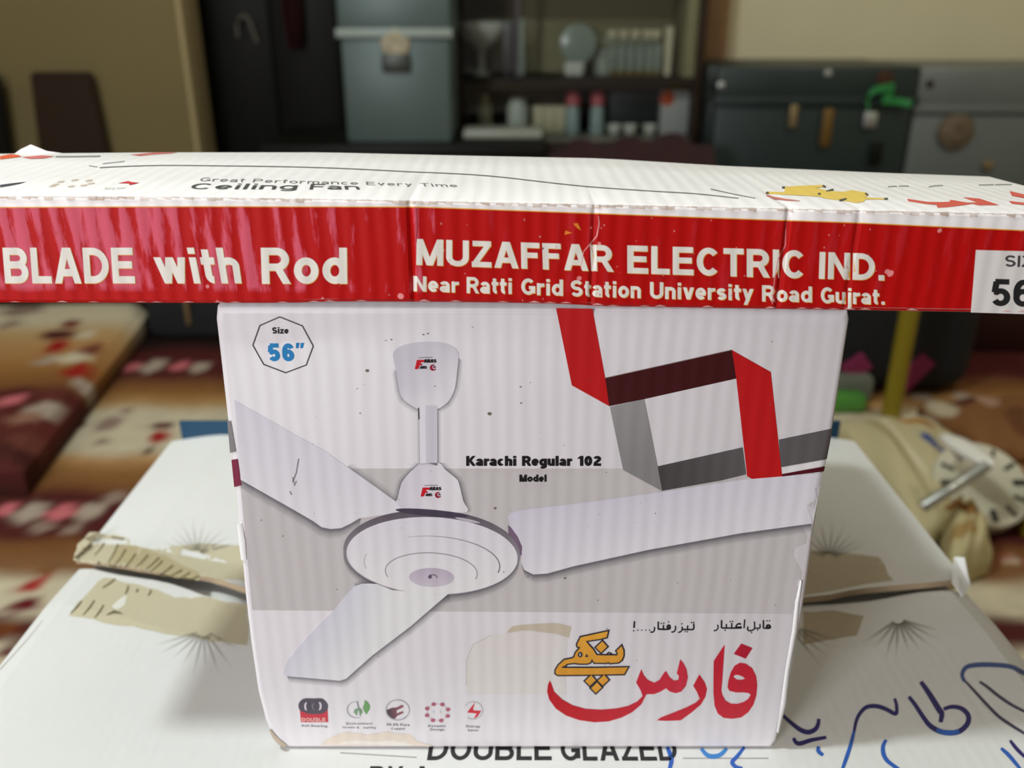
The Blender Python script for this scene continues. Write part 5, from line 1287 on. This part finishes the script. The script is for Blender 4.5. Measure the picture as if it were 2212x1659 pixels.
tag(o, 'clear glass tray lying across the row of tumblers', 'tray')
for px in (1320, 1345, 1370, 1395, 1415): put('small_bowl', px, zsh + .129, [(.012, 0), (.018, .004), (.021, .03), (.019, .03), (.014, .006), (0, .005)], M_CREAMG, 'pale small bowl on the clear tray above the tumblers', 'bowl', 'small bowls on the clear tray', n=16)
put('tall_glass', 1443, zsh, [(.014, 0), (.014, .01), (.018, .17), (.016, .17), (.012, .012), (0, .012)], M_CREAMG, 'tall cream glass at the right end of the upper cabinet shelf', 'glass', n=18)
# lower shelf
put('cream_jar', 1047, zbt, [(.026, 0), (.028, .01), (.026, .10), (.016, .12), (.018, .14), (0, .142)], M_CREAMG, 'cream jar at the left of the lower cabinet shelf', 'jar')
put('white_jar', 1118, zbt, [(.036, 0), (.04, .01), (.04, .10), (.03, .115), (.032, .128), (0, .13)], mat('pale_grey_glaze', rgb(214, 216, 204), .3), 'wide pale jar on the lower cabinet shelf', 'jar')
for px in (1165, 1190, 1212): put('mug', px, zbt, [(.022, 0), (.026, .006), (.028, .1), (.025, .1), (.022, .01), (0, .01)], M_CREAMG, 'pale tall mug between the wide jar and the pink-capped bottles', 'mug', 'pale mugs on the lower shelf', n=20)
for px, w_ in ((1237, 'left'), (1290, 'right')):
    x = onY(px, 250, ys_ - .04).x; bt = empty('bottle', (x, ys_ - .04, zbt), 'pale bottle with pink cap, %s one of the pair in the cabinet' % w_, 'bottle', 'pink-capped bottles')
    lathe('glass_body', (x, ys_ - .04, zbt), [(.026, 0), (.028, .008), (.027, .09), (.02, .105), (0, .106)], mat('pale_blue_glass', rgb(164, 182, 178), .25), bt)
    lathe('cap', (x, ys_ - .04, zbt + .1065), [(.026, 0), (.028, .01), (.026, .04), (.014, .05), (0, .052)], M_PINK, bt)
xk = onY(1370, 230, ys_ + .05)
o = box('dark_box', xk.x - .1, xk.x + .1, ys_ + .02, ys_ + .12, zbt, zbt + .155, mat('dark_teal_card', rgb(30, 40, 38), .5), None, bev=.003)
tag(o, 'dark green-black box behind the row of white cups', 'box')
for px in (1328, 1362, 1405): put('tea_cup', px, zbt, [(.016, 0), (.02, .004), (.03, .034), (.028, .034), (.018, .006), (0, .006)], M_WHITE, 'white teacup in front of the dark box in the cabinet', 'cup', 'white teacups before the dark box', n=20, dy=-.04)
x0_, x1_ = onY(1428, 240, ys_ - .05).x, onY(1494, 240, ys_ - .05).x
wb = empty('white_box', ((x0_ + x1_) / 2, ys_ - .02, zbt), 'white box with an orange spot at the right of the lower cabinet shelf', 'box')
box('body', x0_, x1_, ys_ - .05, ys_ + .02, zbt, zbt + .172, mat('white_card', rgb(188, 186, 184), .5), wb, bev=.003)
q = onY(1441, 212, ys_ - .05); lathe('orange_spot', (q.x, ys_ - .0505, q.z), [(.028, 0), (.028, .001), (0, .001)], mat('orange_print', rgb(206, 84, 40), .5), wb, axis='Y')
# dish tray and maroon cloth before the cabinet
q0, q1 = onY(1000, 300, 2.66), onY(1172, 300, 2.66)
tag(box('white_tray', q0.x, q1.x, 2.66, 2.8, zt_ + .0005, zt_ + .028, mat('dull_white_enamel', rgb(150, 154, 142), .4), None, bev=.008), 'dull white tray lying on the black low table', 'tray')
bm = bmesh.new(); NX, NY = 40, 16; gv = []
q0, q1 = onY(1185, 330, 2.5), onY(1545, 330, 2.5); zc0 = onY(1350, 318, 2.5).z
hprof = table([(0, -.03), (.15, .012), (.35, .008), (.55, .022), (.8, .03), (1, -.01)])
for j in range(NY + 1):
    row = []
    for i in range(NX + 1):
        u, v = i / NX, j / NY; x = lerp(q0.x, q1.x, u); y = lerp(2.42, 2.68, v)
        z = .30 + (zc0 - .30 + hprof(u)) * math.sin(PI * min(max(v, .02), .98)) ** .5 + .01 * math.sin(u * 23 + v * 6)
        row.append(bm.verts.new((x, y, z)))
    gv.append(row)
for j in range(NY):
    for i in range(NX): bm.faces.new((gv[j][i], gv[j][i + 1], gv[j + 1][i + 1], gv[j + 1][i]))
for side in (gv[0], gv[-1], [r_[0] for r_ in gv], [r_[-1] for r_ in gv]):
    low = [bm.verts.new((v.co.x, v.co.y, .001)) for v in side]
    for k in range(len(side) - 1): bm.faces.new((side[k], side[k + 1], low[k + 1], low[k]))
bmesh.ops.remove_doubles(bm, verts=bm.verts, dist=1e-5)
tag(from_bm('cloth_bundle', bm, M_MAROON, smooth=True, loc=((q0.x + q1.x) / 2, 2.55, 0), angle=60), 'heap of dark maroon cloth in front of the glass cabinet', 'cloth')

# black suitcase at the left, behind the quilt
pa_, pb_ = onZ(318, 742, 0), onZ(560, 746, 0)
sc = empty('suitcase', ((pa_.x + pb_.x) / 2, pa_.y + .13, 0.0), 'black suitcase standing on the carpet behind the fan carton, left', 'suitcase')
box('body', pa_.x, pb_.x, pa_.y, pa_.y + .26, .012, .42, M_BLACKC, sc, bev=.03)
bm = bmesh.new(); hx = (pa_.x + pb_.x) / 2; add_tube(bm, catmull([(hx - .08, pa_.y + .13, .42), (hx - .07, pa_.y + .13, .455), (hx + .07, pa_.y + .13, .455), (hx + .08, pa_.y + .13, .42)], 5), .01)
from_bm('handle', bm, M_DARK, sc, smooth=True)
for x in (pa_.x + .06, pb_.x - .06): box('foot', x - .02, x + .02, pa_.y + .03, pa_.y + .23, .0065, .013, M_DARK, sc, bev=.001)
q = onZ(410, 745, .1); box('zip_pull', onZ(414, 745, 0).x - .006, onZ(414, 745, 0).x + .006, pa_.y - .012, pa_.y - .001, .06, .30, M_BRASS, sc, bev=.002)

# ---- right side: yellow bench, bags, boxes
l1, l2 = onZ(1922, 905, 0), onZ(2208, 1158, 0)
bn = empty('steel_bench', (l1.x + .35, (l1.y + l2.y) / 2, 0), 'yellow painted steel bench frame at right of the cartons', 'bench')
BH = .47; xb2 = l1.x + .75; ya_, yb2 = l2.y, l1.y
for x, y in ((l1.x, yb2), (l2.x + .012, ya_), (xb2, ya_), (xb2, yb2)):
    bm = bmesh.new(); add_tube(bm, [(x, y, .007), (x, y, .2), (x, y, BH)], .021, 14); from_bm('leg', bm, M_YEL, bn, smooth=True)
for y in (ya_, yb2):
    bm = bmesh.new(); add_tube(bm, [(l1.x + (.0 if y == yb2 else l2.x - l1.x + .012), y, BH), (xb2, y, BH)], .018, 12); from_bm('rail', bm, M_YEL, bn, smooth=True)
for x0_, x1_ in ((l1.x, l2.x + .012), (xb2, xb2)):
    bm = bmesh.new(); add_tube(bm, [(x0_, yb2, BH), (x1_, ya_, BH)], .018, 12); from_bm('rail', bm, M_YEL, bn, smooth=True)
# black bag with pink straps
g1, g2 = onZ(1838, 880, 0), onZ(2085, 870, 0)
bag = empty('travel_bag', ((g1.x + g2.x) / 2, g1.y + .2, 0), 'black soft bag with two pink straps behind the yellow bench leg', 'bag')
bm = bmesh.new(); add_box(bm, g1.x - .12, g2.x + .02, g1.y + .05, g1.y + .38, .008, .40, .07, 4)
for v in bm.verts: v.co += Vector((.012 * math.sin(v.co.z * 22), .012 * math.sin(v.co.x * 17), 0))
from_bm('body', bm, M_BLACKC, bag, smooth=True)
M_STRAP = mat('magenta_webbing', rgb(140, 40, 84), .7)
for (p0, p1) in (((1828, 812), (1876, 780)), ((1945, 838), (2008, 776))):
    yb_ = g1.y + .034
    a, b_ = onY(*p0, yb_), onY(*p1, yb_); dv = (b_ - a).normalized(); nrm = Vector((-dv.z, 0, dv.x)) * .021
    vs = [a - nrm, b_ - nrm, b_ + nrm, a + nrm]; vs = [tuple(v) for v in vs] + [tuple(v + Vector((0, .03, 0))) for v in vs]
    link_mesh('strap', vs, [(0, 1, 2, 3), (7, 6, 5, 4), (0, 4, 5, 1), (1, 5, 6, 2), (2, 6, 7, 3), (3, 7, 4, 0)], M_STRAP, bag)
# green and grey package beside the fan carton
k1, k2 = onZ(1790, 900, 0), onZ(1900, 896, 0)
pk_ = empty('package', ((k1.x + k2.x) / 2, k1.y + .05, 0.0), 'green and grey package on the carpet before the black bag', 'package')
box('green_half', k1.x - .02, k2.x - .035, k1.y, k1.y + .055, .0065, .05, mat('green_film', rgb(84, 150, 62), .45), pk_, bev=.012)
box('grey_half', k1.x - .02, k2.x + .0, k1.y + .056, k1.y + .11, .0065, .075, mat('grey_film', rgb(120, 124, 112), .45), pk_, bev=.015)
# dark wooden box at the right
w1, w2 = onZ(2118, 846, 0), onZ(2330, 846, 0)
wbx = empty('wooden_chest', ((w1.x + w2.x) / 2, w1.y + .4, 0), 'dark reddish wooden chest at the right edge under the bench', 'chest')
M_RW = mat('dark_red_wood', rgb(58, 28, 22), .5, noise=.25, scale=9)
box('body', w1.x, w2.x + .3, w1.y + .26, w1.y + .7, .0065, .26, M_RW, wbx, bev=.006)
box('lid', w1.x - .012, w2.x + .312, w1.y + .248, w1.y + .712, .261, .29, mat('worn_brown_wood', rgb(112, 78, 62), .5, noise=.2, scale=9), wbx, bev=.006)
# cream printed cushion
def lump(name, quad, z0, h, m_or_cols, nx=40, ny=40, puff=1.0, label=None, cat=None, blobs=(), base=None):
    c4 = [onZ(x, y, z0 + h * .6) for x, y in quad]; vs, cs, F = [], [], []
    for j in range(ny + 1):
        for i in range(nx + 1):
            u, v = i / nx, j / ny
            a_ = lerp(c4[0], c4[1], u); b2 = lerp(c4[3], c4[2], u); p_ = lerp(a_, b2, v)
            e = max(0.0, math.sin(PI * u) * math.sin(PI * v)) ** .32
            vs.append((p_.x, p_.y, z0 + h * (.35 + .65 * e * puff) + .004 * math.sin(u * 17 + v * 9))); c = list(base[:3])
            for bu, bv, ru, rv, rot, bc in blobs:
                du, dv = u - bu, v - bv; cr_, sr = math.cos(rot), math.sin(rot)
                d = math.hypot((du * cr_ + dv * sr) / ru, (-du * sr + dv * cr_) / rv)
                if d < 1.15: t_ = min(1, (1.15 - d) / .25); c = [lerp(a1, b1, t_) for a1, b1 in zip(c, bc)]
            cs.append(tuple(c) + (1,))
    n = len(vs); vs += [(x, y, z0 + (h * .35) * .15) for x, y, z in vs]; cs += [tuple(base[:3]) + (1,)] * n; W1 = nx + 1
    for j in range(ny):
        for i in range(nx):
            a_ = j * W1 + i; F.append((a_, a_ + 1, a_ + W1 + 1, a_ + W1)); F.append((n + a_, n + a_ + W1, n + a_ + W1 + 1, n + a_ + 1))
    ring = [i for i in range(W1)] + [j * W1 + nx for j in range(1, ny + 1)] + [ny * W1 + i for i in range(nx - 1, -1, -1)] + [j * W1 for j in range(ny - 1, 0, -1)]
    for k in range(len(ring)): a_, b2 = ring[k], ring[(k + 1) % len(ring)]; F.append((b2, a_, n + a_, n + b2))
    cen = (c4[0] + c4[2]) / 2
    o = link_mesh(name, vs, F, m_or_cols, None, cols=cs, smooth=True, loc=(cen.x, cen.y, z0)); tag(o, label, cat); return o
M_PRINTC = vc_mat('printed_cream_cotton', .7, .001, 120)
crm = rgb(206, 194, 154)
lump('folded_blanket', [(1985, 868), (2250, 848), (2290, 985), (2125, 965)], .007, .05, M_PRINTC, label='folded rust-brown blanket behind the cream printed cushion', cat='blanket', base=rgb(134, 92, 56),
     blobs=[(.1, .2, .1, .2, 0, rgb(190, 176, 150)), (.3, .1, .1, .15, 0, rgb(90, 44, 38)), (.5, .15, .1, .15, 0, rgb(176, 140, 120)), (.7, .6, .2, .25, .3, rgb(110, 70, 44))])
lb_, org, lil = rgb(62, 84, 150), rgb(196, 132, 50), rgb(176, 150, 172)
lump('cushion', [(1796, 905), (2035, 900), (2125, 1045), (2000, 1165)], .007, .09, M_PRINTC, label='cream cushion printed with blue leaves and an orange flower, right of the cartons', cat='cushion', base=crm,
     blobs=[(.60, .50, .10, .05, 1.2, lb_), (.70, .66, .10, .05, 1.2, lb_), (.62, .17, .12, .055, .5, org), (.72, .27, .08, .05, .5, rgb(160, 100, 40)), (.82, .05, .16, .07, .2, lil), (.93, .2, .05, .05, 0, rgb(90, 96, 92)), (.28, .45, .022, .5, 0, rgb(166, 150, 110)), (.36, .35, .03, .4, 0, rgb(226, 216, 186)), (.9, .5, .14, .03, .6, rgb(60, 60, 48))])
lump('bundle', [(2030, 1085), (2105, 1090), (2150, 1180), (2055, 1215)], .007, .10, M_PRINTC, label='pale cream cloth bundle with brown rings between cushion and dial', cat='cloth', base=rgb(196, 184, 140),
     blobs=[(.3, .35, .28, .10, .7, rgb(140, 92, 44)), (.62, .5, .24, .09, -.5, rgb(150, 110, 60)), (.3, .75, .3, .08, .2, rgb(170, 140, 90)), (.8, .3, .14, .12, 0, rgb(214, 196, 190))])
# round dial with dark marks
dc = onZ(2122, 1045, .085)
dial = empty('wall_clock', (dc.x, dc.y, .008), 'round cream dial with black tick marks lying at right on the carpet', 'clock')
dz = .085; tl = math.radians(34)
def dpt(r_, a_, lift=0): 
    x, y = r_ * math.cos(a_), r_ * math.sin(a_); return (dc.x + x, dc.y + y * math.cos(tl) - lift * math.sin(tl), dz + y * math.sin(tl) + lift * math.cos(tl))
RD = .086
vs = [dpt(0, 0, .004)]; NA = 40
for rr, lf in ((RD * .95, .004), (RD, 0), (RD * .98, -.03)): vs += [dpt(rr, 2 * PI * k / NA, lf) for k in range(NA)]
F = [(0, 1 + k, 1 + (k + 1) % NA) for k in range(NA)]
for q in range(2): F += [(1 + q * NA + k, 1 + (q + 1) * NA + k, 1 + (q + 1) * NA + (k + 1) % NA, 1 + q * NA + (k + 1) % NA) for k in range(NA)]
F.append(tuple(1 + 2 * NA + k for k in reversed(range(NA))))
link_mesh('dial_face', vs, F, mat('cream_enamel', rgb(214, 210, 186), .4), dial, smooth=False)
M_TICK = mat('black_print', rgb(34, 32, 28), .5)
for k in range(12):
    a_ = 2 * PI * k / 12; w_ = .06 if k % 3 else .1
    vs = [dpt(RD * .62, a_ - w_, .006), dpt(RD * .9, a_ - w_ * .7, .006), dpt(RD * .9, a_ + w_ * .7, .006), dpt(RD * .62, a_ + w_, .006)]
    vs = vs + [tuple(Vector(v) - Vector((0, 0, .0015))) for v in vs]
    link_mesh('tick_mark', vs, [(0, 1, 2, 3), (7, 6, 5, 4), (0, 4, 5, 1), (1, 5, 6, 2), (2, 6, 7, 3), (3, 7, 4, 0)], M_TICK, dial)
# shining steel spoon-like buckle on the cushion edge
s1 = onZ(2088, 972, .185); bm = bmesh.new()
bmesh.ops.create_uvsphere(bm, u_segments=20, v_segments=12, radius=1.0)
for v in bm.verts: v.co = Vector((v.co.x * .024 + .5 * v.co.y * -.03, v.co.y * .06, v.co.z * .012)) + s1
M_LAD = mat('steel_glint_white', rgb(244, 242, 234), .3, .1)  # bowl coloured white to stand for the bright reflection on steel
spn = empty('ladle', (s1.x, s1.y, s1.z), 'shining steel ladle resting between the cream cushion and the dial', 'ladle')
from_bm('bowl', bm, M_LAD, spn, smooth=True)
bm = bmesh.new(); e1, e2, e3 = onZ(2078, 1040, .16), onZ(2045, 1062, .15), onZ(1992, 1095, .125)
add_tube(bm, catmull([tuple(s1 + Vector((.01, -.05, -.002))), tuple(e1), tuple(e2), tuple(e3)], 5), .010, 10); from_bm('handle', bm, M_CHROME, spn, smooth=True)
